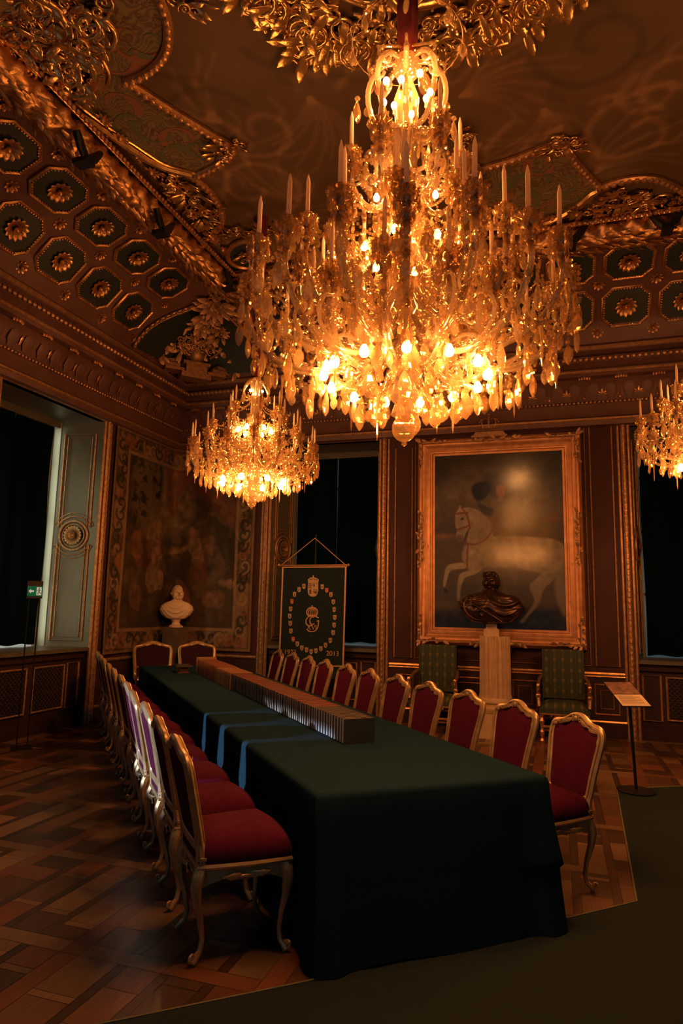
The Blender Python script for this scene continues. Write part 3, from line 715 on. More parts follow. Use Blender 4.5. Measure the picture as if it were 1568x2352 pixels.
    for k in range(int(2*hw/.075)): mb.ball((-hw+k*.075, -.05, WZ+.05), (.03, .02, .022), 6, 4)
    B(mb, 'gilt_architrave', M['gold_dull'])
    return root, bw, cx
wins = {}
for nm, w, ab, pane in (('window_1', 'left', W1, M['pane_bright']), ('window_2', 'back', W2, M['pane']), ('window_3', 'back', W3, M['pane'])):
    wins[nm] = window(nm, w, ab, pane, 0)
def blind(win, label, gap_l, gap_r, slit, zb):
    root, bw, cx = wins[win]
    b = empty('blackout_blind', label=label, cat='blind', group='black window blinds'); b.matrix_world = root.matrix_world @ Matrix.Translation((0, DEP+.05, 0))
    xs = (-bw+.04+gap_l, bw-.04-gap_r)
    for sg, (x0, x1) in ((-1, (xs[0], 0)), (1, (0, xs[1]))):
        mb = MB()
        def fn(u, v):
            z = zb+(WZ-.06-zb)*v
            e0 = x0+(gap_l*.5*math.sin(v*7) if sg < 0 else slit*max(0, v-.62)*2.6*.5); e1 = x1-(gap_r*.35*math.sin(v*9+1) if sg > 0 else slit*max(0, v-.62)*2.6*.5)
            return (e0+(e1-e0)*u, .008*math.sin(u*9+v*2)+(0 if sg < 0 else .012), z+(.01*math.sin(u*11+sg) if v == 0 else 0))
        mb.grid(fn, 14, 24); mb.build('blind_sheet', M['blind'], b)
    mb = MB(); mb.tube([(-bw+.04, 0, WZ-.05), (bw-.04, 0, WZ-.05)], .03, 8); mb.build('blind_roller', M['black'], b)
blind('window_1', 'black blind over the window with the green exit sign before it', .0, .06, .03, SILL+.05)
blind('window_2', 'black blind behind the crowned banner and hanging cords', .012, .012, .012, SILL+.07)
blind('window_3', 'black blind in the window beside the slanted reading panel', .02, .012, .0, SILL+.05)

# ------------------------------------------------------------------ wall panelling
mb = MB(); tk = MB(); dk = MB()
def wrect(mb, w, s0, s1, z0, z1, r, y=.012):
    X = WF(w, 0); mb.tube([(s0, y, z0), (s1, y, z0), (s1, y, z1), (s0, y, z1)], r, 6, closed=True, up=(0, 1, 0), M=X)
for s0, s1 in ((-2.29, -2.03), (.49, .78), (2.98, 3.3), (3.5, 4.3)): wrect(mb, 'back', s0, s1, .92, 4.05 if s1 < 0 else 4.31, .011)
wrect(mb, 'back', -1.98, .42, .92, 4.30, .01)
for s0, s1 in ((-2.36, .84), (2.98, XR)):
    X = WF('back', 0)
    for z, r in ((.82, .026), (.785, .014), (.20, .022)): tk.tube([(s0, .015, z), (s1, .015, z)], r, 7, M=X)
    dk.bbox((s0, 0, 0), (s1, .012, .80), X); dk.bbox((s0, 0, 0), (s1, .035, .19), X)
for s0, s1 in ((-2.25, -2.0), (-1.9, -.95), (-.6, -.28), (-.2, .36), (.46, .76)):
    wrect(tk, 'back', s0, s1, .30, .68, .016); wrect(tk, 'back', s0+.07, s1-.07, .37, .61, .009)
mb.build('panel_moulding', M['gold_dull'], wb); tk.build('dado_moulding', M['gold'], wb); dk.build('dado_board', M['wall_dark'], wb, smooth=False)
tk = MB(); dk = MB(); X = WF('left', 0)
for s0, s1 in ((7.92, YW), (4.0, 5.68)):
    for z, r in ((.82, .026), (.20, .022)): tk.tube([(s0, .015, z), (s1, .015, z)], r, 7, M=X)
    dk.bbox((s0, 0, 0), (s1, .012, .80), X); dk.bbox((s0, 0, 0), (s1, .035, .19), X)
tk.build('dado_moulding', M['gold_dull'], wl); dk.build('dado_board', M['wall_dark'], wl, smooth=False)
X = WF('back', 0); dk = MB(); tk = MB(); dk.bbox((XW, 0, 0), (-4.5, .012, .80), X); tk.tube([(XW, .015, .82), (-4.5, .015, .82)], .026, 7, M=X); dk.build('dado_board', M['wall_dark'], wb, smooth=False); tk.build('dado_moulding', M['gold_dull'], wb)
# ------------------------------------------------------------------ table frame of reference
U = Vector((-.662, .7495, 0)); WV = Vector((.7495, .662, 0)); NL = Vector((-1.11, 3.13, 0))
TH = math.atan2(U.y, U.x)-PI/2      # turn of the table: local y runs along its length
TL, TW, TZ = 6.70, 1.30, .76
def TP(u, w, z=0): p = NL+U*u+WV*w; return Vector((p.x, p.y, z))
# tablecloth: rounded edge, folds gathering at the corners, hem just above the floor
def cloth():
    per = []; nst = .04; r = .03
    def add(a, b):
        n = int((Vector(b)-Vector(a)).length/nst)
        for i in range(n): per.append(Vector(a).lerp(Vector(b), i/n))
    c = [(0, 0), (TW, 0), (TW, TL), (0, TL)]
    for i in range(4): add(c[i], c[(i+1) % 4])
    m = len(per); ctr = Vector((TW/2, TL/2)); rows = []
    rnd = random.Random(2)
    prof = [(-.02, TZ), (.0, TZ-.004), (.008, TZ-.014), (.012, TZ-.03), (.013, .62), (.015, .52), (.017, .44), (.018, .40), (.018, .36), (.018, .33), (.019, .31), (.020, .2), (.022, .1), (.024, .012)]
    vs = []
    for off, z in prof:
        for i, p in enumerate(per):
            e = 1e-6; nx = (-1 if p.x < e else 1 if p.x > TW-e else 0); ny = (-1 if p.y < e else 1 if p.y > TL-e else 0)
            if ny and nx == 0 and False: pass
            dc = min((p-Vector(q)).length for q in c); h = (TZ-z)/TZ; dr_ = (p-Vector((TW, 0))).length
            f = math.exp(-(dc/.2)**2); s_ = p.x+p.y
            wave = h*(.007*math.sin(s_*9+1.3)+.007*math.sin(s_*4.1)+.025*f*(.4+math.sin(dc*26)))
            o = off+(wave if h > 0.02 else 0)
            if .32 < z < .58: o += .018*math.exp(-(dr_/.16)**2)*((.58-z)/.26)**1.5
            y = p.y+ny*o
            if p.y < 1.0: y -= (.005+.075*p.x/TW+.085*h)*(1-p.y/1.0)**2
            vs.append((p.x+nx*o, y, max(z+(.008*math.sin(s_*5) if z < .05 else 0), .010)))
    # pulled-out fold at the far-side near corner
    mb = MB(); R = len(prof)
    mb.v = vs; mb.f = [(k*m+i, k*m+(i+1) % m, (k+1)*m+(i+1) % m, (k+1)*m+i) for k in range(R-1) for i in range(m)]
    mb.f = [tuple(q[::-1]) for q in mb.f]
    mb.f.append(tuple(range(m)))
    # loose corner flap
    P = [Vector((TW+.02, .0, .56)), Vector((TW+.16, -.03, .38)), Vector((TW+.13, .03, .30)), Vector((TW+.05, .10, .33)), Vector((TW+.02, .16, .6))]
    return mb
tb = cloth().build('tablecloth', M['felt'], sharp=50); tb.data.polygons[len(tb.data.polygons)-1].use_smooth = False; tb.matrix_world = Matrix.Translation(NL) @ Matrix.Rotation(TH, 4, 'Z')
# ------------------------------------------------------------------ gilt chairs
def smooth_loop(half, n=2):
    P = [(x, z) for x, z in half]+[(-x, z) for x, z in half[::-1] if abs(x) > 1e-6]
    return chaikin(P, n, True)
HALF = [(0, .50), (.09, .498), (.155, .503), (.188, .525), (.196, .57), (.203, .65), (.216, .74), (.229, .82), (.234, .87), (.225, .905), (.195, .922), (.15, .925), (.11, .935), (.075, .955), (.04, .972), (0, .976)]
def yb(z): return -.205-.125*max(0, (z-.44)/.55)**1.15
def cab_leg(mb, x, y, ztop, dx, dy, foot=1.0):
    pts = []; rr = []
    for u, o, r in ((0, 0, .034), (.08, .012, .033), (.2, .022, .027), (.38, .014, .020), (.58, -.006, .015), (.78, -.018, .0125), (.9, -.010, .013), (.965, .012, .016), (1, .022, .015)):
        pts.append((x+dx*o*foot, y+dy*o*foot, ztop*(1-u)+.012)); rr.append(r)
    pts = [Vector(p) for p in pts]
    P = []; Rr = []
    for i in range(len(pts)-1):
        for k in range(3): t = k/3; P.append(pts[i].lerp(pts[i+1], t)); Rr.append(rr[i]*(1-t)+rr[i+1]*t)
    P.append(pts[-1]); Rr.append(rr[-1])
    mb.tube(P, Rr, 9)
    d = Vector((dx, dy, 0)).normalized()
    mb.scroll(Vector((x, y, .040))+d*.026*foot, d, (0, 0, 1), .019, 1.25, .009, a0=-PI*.6, n=6, steps=10)
    mb.lathe([(.006, 0), (.012, .006), (.014, .016), (.009, .026)], 8, Vector((x, y, 0))+d*.015*foot)
def pad(P2, f0, f1, yfun, bul_f, bul_b, inset=.012):
    """upholstered panel: P2 outline (x,z); front and back faces bulge"""
    cx = sum(p[0] for p in P2)/len(P2); cz = sum(p[1] for p in P2)/len(P2); n = len(P2); mb = MB(); vs = []; fs = []
    ks = [1, .97, .88, .72, .5, .25]
    for side, bul in ((1, bul_f), (-1, bul_b)):
        b = len(vs)
        for k in ks:
            for x, z in P2:
                X = cx+(x-cx)*k; Z = cz+(z-cz)*k; vs.append((X, yfun(Z)+side*(.004+bul*(1-k**2.5)**.6), Z))
        vs.append((cx, yfun(cz)+side*(.004+bul), cz))
        for j in range(len(ks)-1):
            for i in range(n):
                q = (b+j*n+i, b+j*n+(i+1) % n, b+(j+1)*n+(i+1) % n, b+(j+1)*n+i); fs.append(q if side < 0 else q[::-1])
        t = b+len(ks)*n
        for i in range(n):
            q = (b+(len(ks)-1)*n+i, b+(len(ks)-1)*n+(i+1) % n, t); fs.append(q if side < 0 else q[::-1])
    h = len(ks)*n+1
    for i in range(n): fs.append((i, h+i, h+(i+1) % n, (i+1) % n))
    return mb.add(vs, fs)
def seat_outline(f, b, y0, y1, k=28):
    # front bowed trapezoid
    P = []
    for i in range(9): t = i/8; P.append((-f/2+f*t, y1+.03*math.sin(PI*t)))
    for i in range(1, 8): t = i/8; P.append((f/2+(b-f)/2*t+.012*math.sin(PI*t), y1+(y0-y1)*t))
    for i in range(9): t = i/8; P.append((b/2-b*t, y0))
    for i in range(1, 8): t = i/8; P.append((-b/2+(b-f)/2*t-.012*math.sin(PI*t), y0+(y1-y0)*t))
    return P
def make_chair(name, label, cat, group, arms=False, sc=1.0, top=None, vel=None):
    root = empty(name, label=label, cat=cat, group=group); vel = vel or M['velvet']; gm = M['chair_gilt']
    half = [(x*sc, z) for x, z in (top or HALF)]
    loop = smooth_loop(half)
    mb = MB(); mb.tube([(x, yb(z), z) for x, z in loop], (.026, .021), 10, closed=True, up=(0, 1, 0))
    for g in (-.010, .012): mb.tube([(x*(1-.02*(1 if g > 0 else -1)), yb(z)+.022, z+(g if abs(x) < .15*sc and z > .8 else 0)) for x, z in loop], .006, 5, closed=True)
    for s in (-1, 1): mb.tube([(s*.188*sc, yb(.56), .56), (s*.19*sc, yb(.50), .50), (s*.192*sc, -.205, .44), (s*.19*sc, -.21, .40)], [.022, .024, .027, .03], 8)
    for s in (-1, 1): mb.tube([(s*.191*sc, -.205, .455), (s*.191*sc, -.205, .468)], .032, 8)
    for s in (-1, 1) if top is None else ():
        mb.leaf(Vector((s*.215*sc, yb(.9)+.018, .905)), (-s*.5, 0, .1), (0, 1, 0), .07, .026, .3, 2, 5); mb.leaf(Vector((s*.225*sc, yb(.9)+.018, .90)), (s*.05, 0, -1), (0, 1, 0), .09, .024, .2, 2, 5); mb.leaf(Vector((0, yb(.5)+.016, .498)), (s, 0, .04), (0, 1, 0), .08, .022, .2, 2, 5)
    mb.build('back_frame', gm, root)
    zt = max(z for x, z in loop); cr = MB(); o = Vector((0, yb(zt)+.022, zt-.012))
    for k in range(5):
        a = PI*(.12+.19*k); cr.leaf(o+Vector((0, 0, -.008)), (math.cos(a), -.1, math.sin(a)*.7), (0, 1, 0), .036, .024, .2, 1, 5)
    for s in (-1, 1):
        cr.scroll(o+Vector((s*.035, 0, -.006)), (s, 0, 0), (0, 0, 1), .018, 1.3, .007, a0=PI*.5); cr.leaf(o+Vector((s*.03, 0, -.004)), (s, 0, -.35), (0, 1, 0), .10, .03, .25, 3, 6)
    cr.ball(o+Vector((0, .004, 0)), (.016, .012, .02), 8, 6)
    cr.build('carved_crest', gm, root, sharp=60)
    inner = [(x*.955, .735+(z-.735)*.955) for x, z in loop]
    pad(inner, 0, 0, yb, .024, .021).build('backrest', vel, root)
    so = seat_outline(.50*sc, .41*sc, -.22, .215); n = len(so)
    # seat rail: shaped apron under the cushion
    mb = MB(); vs = []
    for dx, zf in ((0, 'b'), (0, 't'), (-.03, 't'), (-.03, 'b')):
        for i, (x, y) in enumerate(so):
            t = i/n; seg = (i % (n//4))/(n//4); dip = .024*math.sin(PI*seg)**2+.03*(math.sin(2*PI*seg-PI/2)+1)/2*0
            k = 1+dx/.25; z = .425 if zf == 't' else .355+.028*abs(math.cos(PI*seg))**1.0*-1+.0+.03*abs(math.sin(2*PI*seg))
            vs.append((x*k, y*k, z))
    fs = []
    for r in range(4):
        for i in range(n): fs.append((r*n+i, r*n+(i+1) % n, ((r+1) % 4)*n+(i+1) % n, ((r+1) % 4)*n+i))
    mb.add(vs, fs); mb.tube([(x*1.015, y*1.015, .425) for x, y in so], .013, 7, closed=True)
    mb.build('seat_rail', gm, root)
    for (c, e1, nr) in (((0, .25, .375), (1, 0, 0), (0, 1, 0)), ((.232*sc, .0, .375), (0, 1, 0), (1, 0, 0)), ((-.232*sc, .0, .375), (0, 1, 0), (-1, 0, 0)), ((0, -.222, .375), (1, 0, 0), (0, -1, 0))):
        ap = MB(); ap.ball(c, (.02+.10*abs(e1[0]), .02+.10*abs(e1[1]), .012), 10, 6)
        for s in (-1, 1):
            d = Vector(e1)*s; ap.leaf(c, d+Vector((0, 0, .1)), nr, .12, .035, .15, 3, 6); ap.scroll(Vector(c)+d*.05+Vector(nr)*.008, d, (0, 0, 1), .018, 1.2, .006)
        for k in range(5): a = PI+PI*k/4; ap.leaf(Vector(c)+Vector((0, 0, .012)), Vector(e1)*math.cos(a)+Vector((0, 0, math.sin(a))), nr, .04, .018, .3, 1, 4)
        ap.build('apron_carving', gm, root, sharp=60)
    # cushion
    mb = MB(); vs = []; fs = []
    lay = [(1.0, .425), (1.03, .445), (1.035, .465), (1.015, .49), (.97, .513), (.88, .535), (.74, .553), (.56, .566), (.3, .575)]
    for k, z in lay: vs += [(x*k, y*k, z) for x, y in so]
    vs.append((0, 0, .578))
    for j in range(len(lay)-1):
        for i in range(n): fs.append((j*n+i, j*n+(i+1) % n, (j+1)*n+(i+1) % n, (j+1)*n+i))
    fs += [((len(lay)-1)*n+i, (len(lay)-1)*n+(i+1) % n, len(lay)*n) for i in range(n)]
    fs = [tuple(q[::-1]) for q in fs]
    mb.add(vs, fs); mb.build('seat', vel, root, sharp=80)
    for x, y, dx, dy in ((-.225*sc, .195, -.7, .7), (.225*sc, .195, .7, .7), (-.188*sc, -.205, -.5, -.9), (.188*sc, -.205, .5, -.9)):
        mb = MB(); cab_leg(mb, x, y, .40, dx, dy, 1.0 if y > 0 else 1.25); mb.build('leg', gm, root)
    if arms:
        for s in (-1, 1):
            mb = MB(); mb.tube(chaikin([(s*.215*sc, yb(.7), .70), (s*.27*sc, -.1, .69), (s*.29*sc, .06, .66), (s*.29*sc, .10, .63), (s*.265*sc, .07, .55), (s*.25*sc, .05, .44)], 2, False), .018, 8); mb.build('arm', gm, root)
    return root
ORD = ['first', 'second', 'third', 'fourth', 'fifth', 'sixth', 'seventh', 'eighth', 'ninth', 'tenth', 'eleventh', 'twelfth', 'thirteenth', 'fourteenth', 'fifteenth', 'sixteenth', 'seventeenth', 'eighteenth', 'nineteenth']
TENS = ['', '', 'twenty', 'thirty', 'forty', 'fifty', 'sixty', 'seventy', 'eighty', 'ninety']
def ordinal(n):
    if n < 20: return ORD[n-1]
    if n % 10 == 0: return TENS[n//10][:-1]+'ieth'
    return TENS[n//10]+'-'+ORD[n % 10-1]
ch0 = make_chair('dining_chair', '', 'chair', 'red chairs along the window side of the table', sc=.93)
rnd = random.Random(11); firstc = True
for side in ('window', 'painting'):
    for k in range(11):
        c = ch0 if firstc else dup(ch0); firstc = False
        if side == 'window':
            c.location = TP(.39+.588*k+(rnd.random()-.5)*.03, -.29+(rnd.random()-.5)*.02); c.rotation_euler = (0, 0, TH-PI/2+(rnd.random()-.5)*.05)
        else:
            c.location = TP(.34+.608*k+(rnd.random()-.5)*.03, TW+.32+(rnd.random()-.5)*.02); c.rotation_euler = (0, 0, TH+PI/2+(rnd.random()-.5)*.05)
        pos = 'nearest the camera' if k == 0 else 'farthest from the camera' if k == 10 else ordinal(k+1)+' from the near end'
        c['label'] = f'red chair on the {side} side of the table, {pos}'
        c['group'] = f'red chairs along the {side} side of the table'
ATOP = [(0, .50), (.12, .498), (.205, .503), (.245, .53), (.25, .60), (.255, .72), (.265, .84), (.268, .93), (.262, .965), (.235, .985), (.19, .992), (.14, 1.005), (.09, 1.025), (.05, 1.04), (0, 1.045)]
ac = make_chair('carver_chair', 'maroon gilt armchair at the far table end, clear of the books', 'chair', 'gilt armchairs at the head of the table', arms=True, sc=1.0, top=[(x, z-.0) for x, z in ATOP], vel=M['velvet_dark'])
ac.location = TP(6.99, .24); ac.rotation_euler = (0, 0, TH+PI)
ac2 = dup(ac); ac2.location = TP(6.99, .90); ac2['label'] = 'maroon gilt armchair at the far table end, half hidden behind the row of books'
# ------------------------------------------------------------------ the row of books
BK = {'navy': mat('navy_book_cloth', (.018, .026, .034), .6), 'black': mat('black_book_cloth', (.03, .022, .02), .6), 'brown': mat('brown_leather', (.22, .10, .05), .5, c2=(.16, .07, .035), nscale=20), 'tan': mat('tan_leather', (.32, .18, .08), .5, c2=(.24, .13, .06), nscale=20), 'red': mat('red_leather', (.17, .045, .025), .5)}
PG = {'white': mat('white_page_edges', (.78, .75, .70), .8, c2=(.68, .64, .58), nscale=60, stretch=(1, 60, 1)), 'cream': mat('cream_page_edges', (.68, .56, .40), .8, c2=(.56, .46, .32), nscale=60, stretch=(1, 60, 1)), 'rust': mat('rust_page_tops', (.44, .12, .055), .75, c2=(.34, .085, .04), nscale=40, stretch=(1, 40, 1)), 'dun': mat('dun_page_tops', (.16, .105, .06), .8, c2=(.11, .075, .045), nscale=50, stretch=(1, 50, 1))}
bkm = {}
NB = 98; T0 = 4.56/NB
def make_book(h, dpt, t, cover, edge, topc, spine):
    key = (round(h, 3), round(t, 4), cover, edge, topc, spine)
    r = empty('book', label='x', cat='book', group='books standing in a row along the table')
    if key not in bkm:
        c = MB(); k = .0035
        c.bbox((0, 0, 0), (dpt, k, h)); c.bbox((0, t-k, 0), (dpt, t, h)); c.bbox((dpt-k, 0, 0), (dpt, t, h))
        if spine: c.tube([(0.004, t/2, 0), (0.004, t/2, h)], (.008, t/2), 8); 
        p = MB(); p.bbox((.006, k, .004), (dpt-k, t-k, h-.004)); tp = MB(); tp.bbox((.006, k, h-.004), (dpt-k, t-k, h-.003))
        a = c.build('cover', BK[cover], r, smooth=False); b = p.build('page_block', PG[edge], r, smooth=False); d = tp.build('page_tops', PG[topc], b, smooth=False)
        bkm[key] = (a, b, d)
    else:
        a, b, d = bkm[key]; a = a.copy(); COL.objects.link(a); a.parent = r; b = b.copy(); COL.objects.link(b); b.parent = r; d = d.copy(); COL.objects.link(d); d.parent = b
    return r
rnd = random.Random(21); u = .985
for k in range(NB):
    t = T0*(.92 if k < 50 else 1.0)
    f = k/(NB-1)
    if k < 12: key = (.158, 'navy', 'white', 'dun', False); nm = 'navy-covered book with white page edges'
    elif k < 20: key = (.158, 'black', 'white' if k == 17 else 'cream', 'rust', False); nm = 'dark-covered book with pale edges and rust-red top'
    elif k < 62: key = (.160, 'black', 'white' if k in (28, 29) else 'cream', 'rust', False); nm = 'dark-covered book with cream page edges and rust-red top'
    elif k < 76: key = (.166, 'tan', 'cream', 'rust' if k % 4 else 'dun', True); nm = 'tan leather book with rust-red top'
    else: key = (.172, 'brown' if k % 3 else 'red', 'cream', 'rust', True); nm = 'brown leather book with rust-red top'
    b = make_book(key[0], .225, T0*.985, *key[1:])
    b['label'] = f'{nm}, {ordinal(k+1)} from the row\'s near end' if k else 'navy book facing the camera at the near end of the book row'
    b.location = TP(u, .575-.012*f+(rnd.random()-.5)*.006, TZ+.001); b.rotation_euler = (0, 0, TH); u += T0
endb = make_book(.20, .235, .05, 'tan', 'cream', 'dun', True); endb['label'] = 'tall tan book standing across the far end of the book row'; endb.location = TP(u+.004, .56, TZ+.001); endb.rotation_euler = (0, 0, TH)
# small box with a flat lid beside the far end of the books
bx = empty('keepsake_box', TP(5.72, .40, TZ), TH, label='small reddish box with a wide flat lid beside the far end of the books', cat='box')
mb = MB(); mb.bbox((-.055, -.07, 0), (.055, .07, .075)); mb.bbox((-.07, -.085, 0), (.07, .085, .012)); mb.build('box_body', BK['red'], bx, smooth=False)
mb = MB(); mb.bbox((-.105, -.12, .075), (.105, .12, .09)); mb.bbox((-.085, -.1, .09), (.085, .1, .1)); mb.build('lid', M['dark'], bx, smooth=False)
tag(tb, 'dark green cloth covering the long table down to the floor', 'tablecloth')
# ------------------------------------------------------------------ painted surfaces: colours laid on dense meshes
# ---------------- equestrian portrait in a heavy gilt frame
PX0, PX1, PZ0, PZ1 = -1.69, .13, 1.365, 3.90
fp = empty('framed_painting', (-.78, YW, 1.15), label='large gilt-framed oil painting of a rider on a rearing white horse', cat='painting')
nu, nv = 200, 270
X, Y = np.meshgrid(np.linspace(0, 1, nu), np.linspace(0, 1, nv)); Y = 1-Y      # picture coordinates, y down
X, Y = X*1175+155, Y*1590+190
n1 = fbm(X, Y, .006, 1); n2 = fbm(X, Y, .02, 2)
C = np.zeros((nv, nu, 3))+np.array((.10, .085, .05))
sky = np.clip(1-(Y-190)/800, 0, 1); cl_ = np.clip((n1-.42)*4, 0, 1)
C = over(C, cl_*.7*np.exp(-((Y-620)/300)**2), (.42, .33, .17)); C = over(C, np.exp(-((X-330)/180)**2-((Y-640)/170)**2)*.5, (.40, .30, .15))
C = over(C, np.exp(-((X-320)/80)**2-((Y-420)/60)**2)*.35, (.35, .22, .13)); C = over(C, np.clip((300-Y)/200, 0, 1)*.6, (.05, .05, .035))
C = over(C, np.exp(-((X-1050)/330)**2-((Y-800)/200)**2)*.65, (.45, .33, .16)); C = over(C, np.clip((X-1150)/200, 0, 1)*np.clip((800-Y)/300, 0, 1)*.6, (.06, .05, .035))
hor = np.clip((Y-965)/30, 0, 1); C = over(C, hor, (.19, .15, .085)); C = over(C, np.exp(-((Y-950)/28)**2)*np.clip((420-X)/150, 0, 1)*.8, (.50, .26, .12))
C = over(C, np.clip((Y-1560)/60, 0, 1), (.028, .032, .028)); C = over(C, np.exp(-((Y-1590)/45)**2)*np.clip((520-X)/200, 0, 1)*.7, (.36, .24, .10)); C = over(C, hor*np.clip((n2-.5)*3, 0, .5), (.10, .09, .05))
def S(P, col, b=14, k=1): global C; C = over(C, pmask(P, X, Y, b)*k, col)
S([(1120, 830), (1150, 790), (1180, 760), (1205, 738), (1225, 755), (1270, 775), (1310, 830)], (.42, .22, .10), 12, .8)
hc = np.array((.80, .68, .45)); shade = (np.array((.50, .38, .22)))
hcol = hc[None, None]*(.72+.5*(n2[..., None]-.3))
S([(1150, 1250), (1290, 1250), (1220, 1350), (1125, 1430), (1112, 1540), (1000, 1660), (960, 1722), (918, 1712), (960, 1670), (1050, 1560), (1060, 1500), (1000, 1400), (1080, 1330)], hc*.62, 16)
S([(1290, 1020), (1345, 1150), (1345, 1400), (1350, 1640), (1312, 1668), (1250, 1540), (1228, 1380), (1260, 1250)], hc*.6, 34)
S([(440, 1185), (300, 1205), (262, 1232), (252, 1290), (234, 1380), (244, 1425), (262, 1405), (277, 1330), (302, 1262), (352, 1252), (470, 1245)], hc*.85, 10)
S([(240, 1415), (285, 1440), (285, 1475), (246, 1468)], (.06, .06, .05), 8)
S([(590, 1205), (480, 1265), (400, 1285), (378, 1330), (368, 1420), (362, 1540), (398, 1552), (398, 1440), (418, 1370), (442, 1322), (520, 1302), (610, 1255)], hc*.8, 10)
S([(372, 1530), (425, 1535), (420, 1588), (378, 1575)], (.06, .06, .05), 8)
S([(450, 1020), (560, 1020), (700, 940), (900, 960), (1100, 970), (1250, 985), (1325, 1040), (1335, 1120), (1290, 1250), (1220, 1300), (1050, 1265), (850, 1235), (720, 1235), (600, 1235), (520, 1265), (470, 1255), (430, 1190), (412, 1130), (430, 1060)], hcol, 24)
S([(420, 688), (500, 685), (580, 722), (650, 780), (710, 870), (705, 970), (620, 1015), (560, 1035), (450, 1025), (468, 960), (480, 900), (495, 840), (480, 760)], hcol*.95, 12)
S([(398, 660), (420, 690), (455, 700), (492, 745), (497, 830), (470, 900), (442, 935), (432, 985), (400, 1003), (366, 978), (358, 940), (372, 900), (354, 860), (348, 800), (358, 735), (385, 700)], hcol*.98, 8)
S([(366, 935), (432, 930), (432, 988), (400, 1005), (364, 980)], (.16, .12, .08), 16, .75); S([(400, 785), (432, 775), (436, 800), (405, 805)], (.07, .05, .04), 8)
S([(560, 730), (650, 760), (730, 880), (690, 930), (620, 900), (600, 820)], hc*.7, 40, .7); S([(600, 1040), (760, 1150), (740, 1230), (600, 1230)], shade, 60, .5)
S([(690, 640), (930, 635), (965, 720), (930, 850), (900, 960), (700, 960), (680, 860), (690, 720)], (.36, .25, .11), 40, .85); S([(720, 960), (870, 960), (900, 1180), (910, 1390), (890, 1400), (800, 1200)], (.30, .22, .12), 30, .5)
S([(740, 490), (790, 480), (818, 520), (812, 580), (782, 612), (745, 592), (728, 540)], (.62, .24, .12), 10); S([(755, 470), (835, 470), (860, 520), (840, 560), (818, 540), (808, 500), (770, 488), (735, 500)], (.16, .09, .05), 12, .9)
S([(760, 535), (776, 530), (776, 542)], (.12, .06, .04), 8, .7); S([(745, 600), (800, 605), (800, 640), (740, 640)], (.45, .34, .2), 14, .7)
S([(498, 500), (560, 455), (700, 448), (690, 540), (625, 620), (560, 642), (520, 590)], (.015, .018, .018), 26); S([(555, 630), (640, 680), (715, 700), (700, 770), (630, 770), (565, 690)], (.05, .05, .04), 24, .9)
for P in ([(412, 685), (470, 760), (490, 880)], [(370, 890), (440, 870), (490, 850)], [(448, 1015), (530, 1035), (640, 985), (700, 900)], [(470, 1040), (464, 1120), (462, 1250)], [(365, 745), (430, 735), (470, 740)]): C = over(C, lmask(P, X, Y, 15, 9), (.40, .10, .04))
S([(560, 1180), (900, 1210), (1230, 1220), (1260, 1290), (900, 1270), (560, 1270)], (.22, .16, .09), 90, .65); S([(560, 760), (640, 800), (700, 900), (660, 1000), (560, 1040), (520, 900)], (.40, .31, .18), 80, .5); S([(1180, 1020), (1330, 1060), (1330, 1200), (1230, 1250)], (.35, .27, .15), 90, .5)
C *= (.36+.18*n2)[..., None]
C *= (1-.35*np.clip((np.hypot((X-740)/700, (Y-950)/900)-.6)*2, 0, 1))[..., None]
cn = painted_grid('canvas', lambda u, v: (PX0+.78+(PX1-PX0)*u, -.045+.0*u, PZ0-1.15+(PZ1-PZ0)*v), C, paint_mat('oil_paint', .6, .012, 160, .2, 1.0), fp)
def frame_sweep(mb, x0, x1, z0, z1, prof):
    vs = []; n = len(prof)
    for sx, sz in ((0, 0), (1, 0), (1, 1), (0, 1)):
        for o, h in prof: vs.append(((x0-o if sx == 0 else x1+o), -h, (z0-o if sz == 0 else z1+o)))
    fs = [(k*n+i, k*n+i+1, ((k+1) % 4)*n+i+1, ((k+1) % 4)*n+i) for k in range(4) for i in range(n-1)]
    mb.add(vs, fs)
fx0, fx1, fz0, fz1 = PX0+.78, PX1+.78, PZ0-1.15, PZ1-1.15
mb = MB(); frame_sweep(mb, fx0, fx1, fz0, fz1, [(-.012, .05), (-.01, .06), (.02, .062), (.03, .075), (.05, .078), (.055, .09), (.065, .092), (.09, .088), (.12, .10), (.145, .125), (.16, .13), (.165, .145), (.18, .155), (.20, .15), (.205, .13), (.22, .12), (.24, .09), (.245, .0)])
mb.build('gilt_frame', mat('picture_gilding', (.72, .36, .17), .42, .55, c2=(.56, .26, .115), nscale=10, bump=.15, bscale=60), fp, sharp=30)
rnd = random.Random(4)
def edge_leaves(mb, a, b, nrm, step, L, Wd):
    P = resample([a, b], step)
    d = (Vector(b)-Vector(a)).normalized(); t = Vector(nrm).cross(d)
    for i, p in enumerate(P): mb.leaf(p, d*(1 if i % 2 else -1)+t*(rnd.random()-.5)*1.6, nrm, L*(.7+.6*rnd.random()), Wd, .4, 3, 5)
cx0, cx1, cz0, cz1 = fx0-.18, fx1+.18, fz0-.18, fz1+.18; Nn = (0, -1, 0)
def fcarve(*runs):
    mb = MB()
    for a, b, st_, L, Wd in runs: edge_leaves(mb, a, b, Nn, st_, L, Wd)
    for a, b, *_ in runs: mb.tube([a, b], .022, 6)
    mb.build('frame_carving', M['gold_dull'], fp, sharp=60)
zm = (cz0+cz1)/2; xm = (cx0+cx1)/2
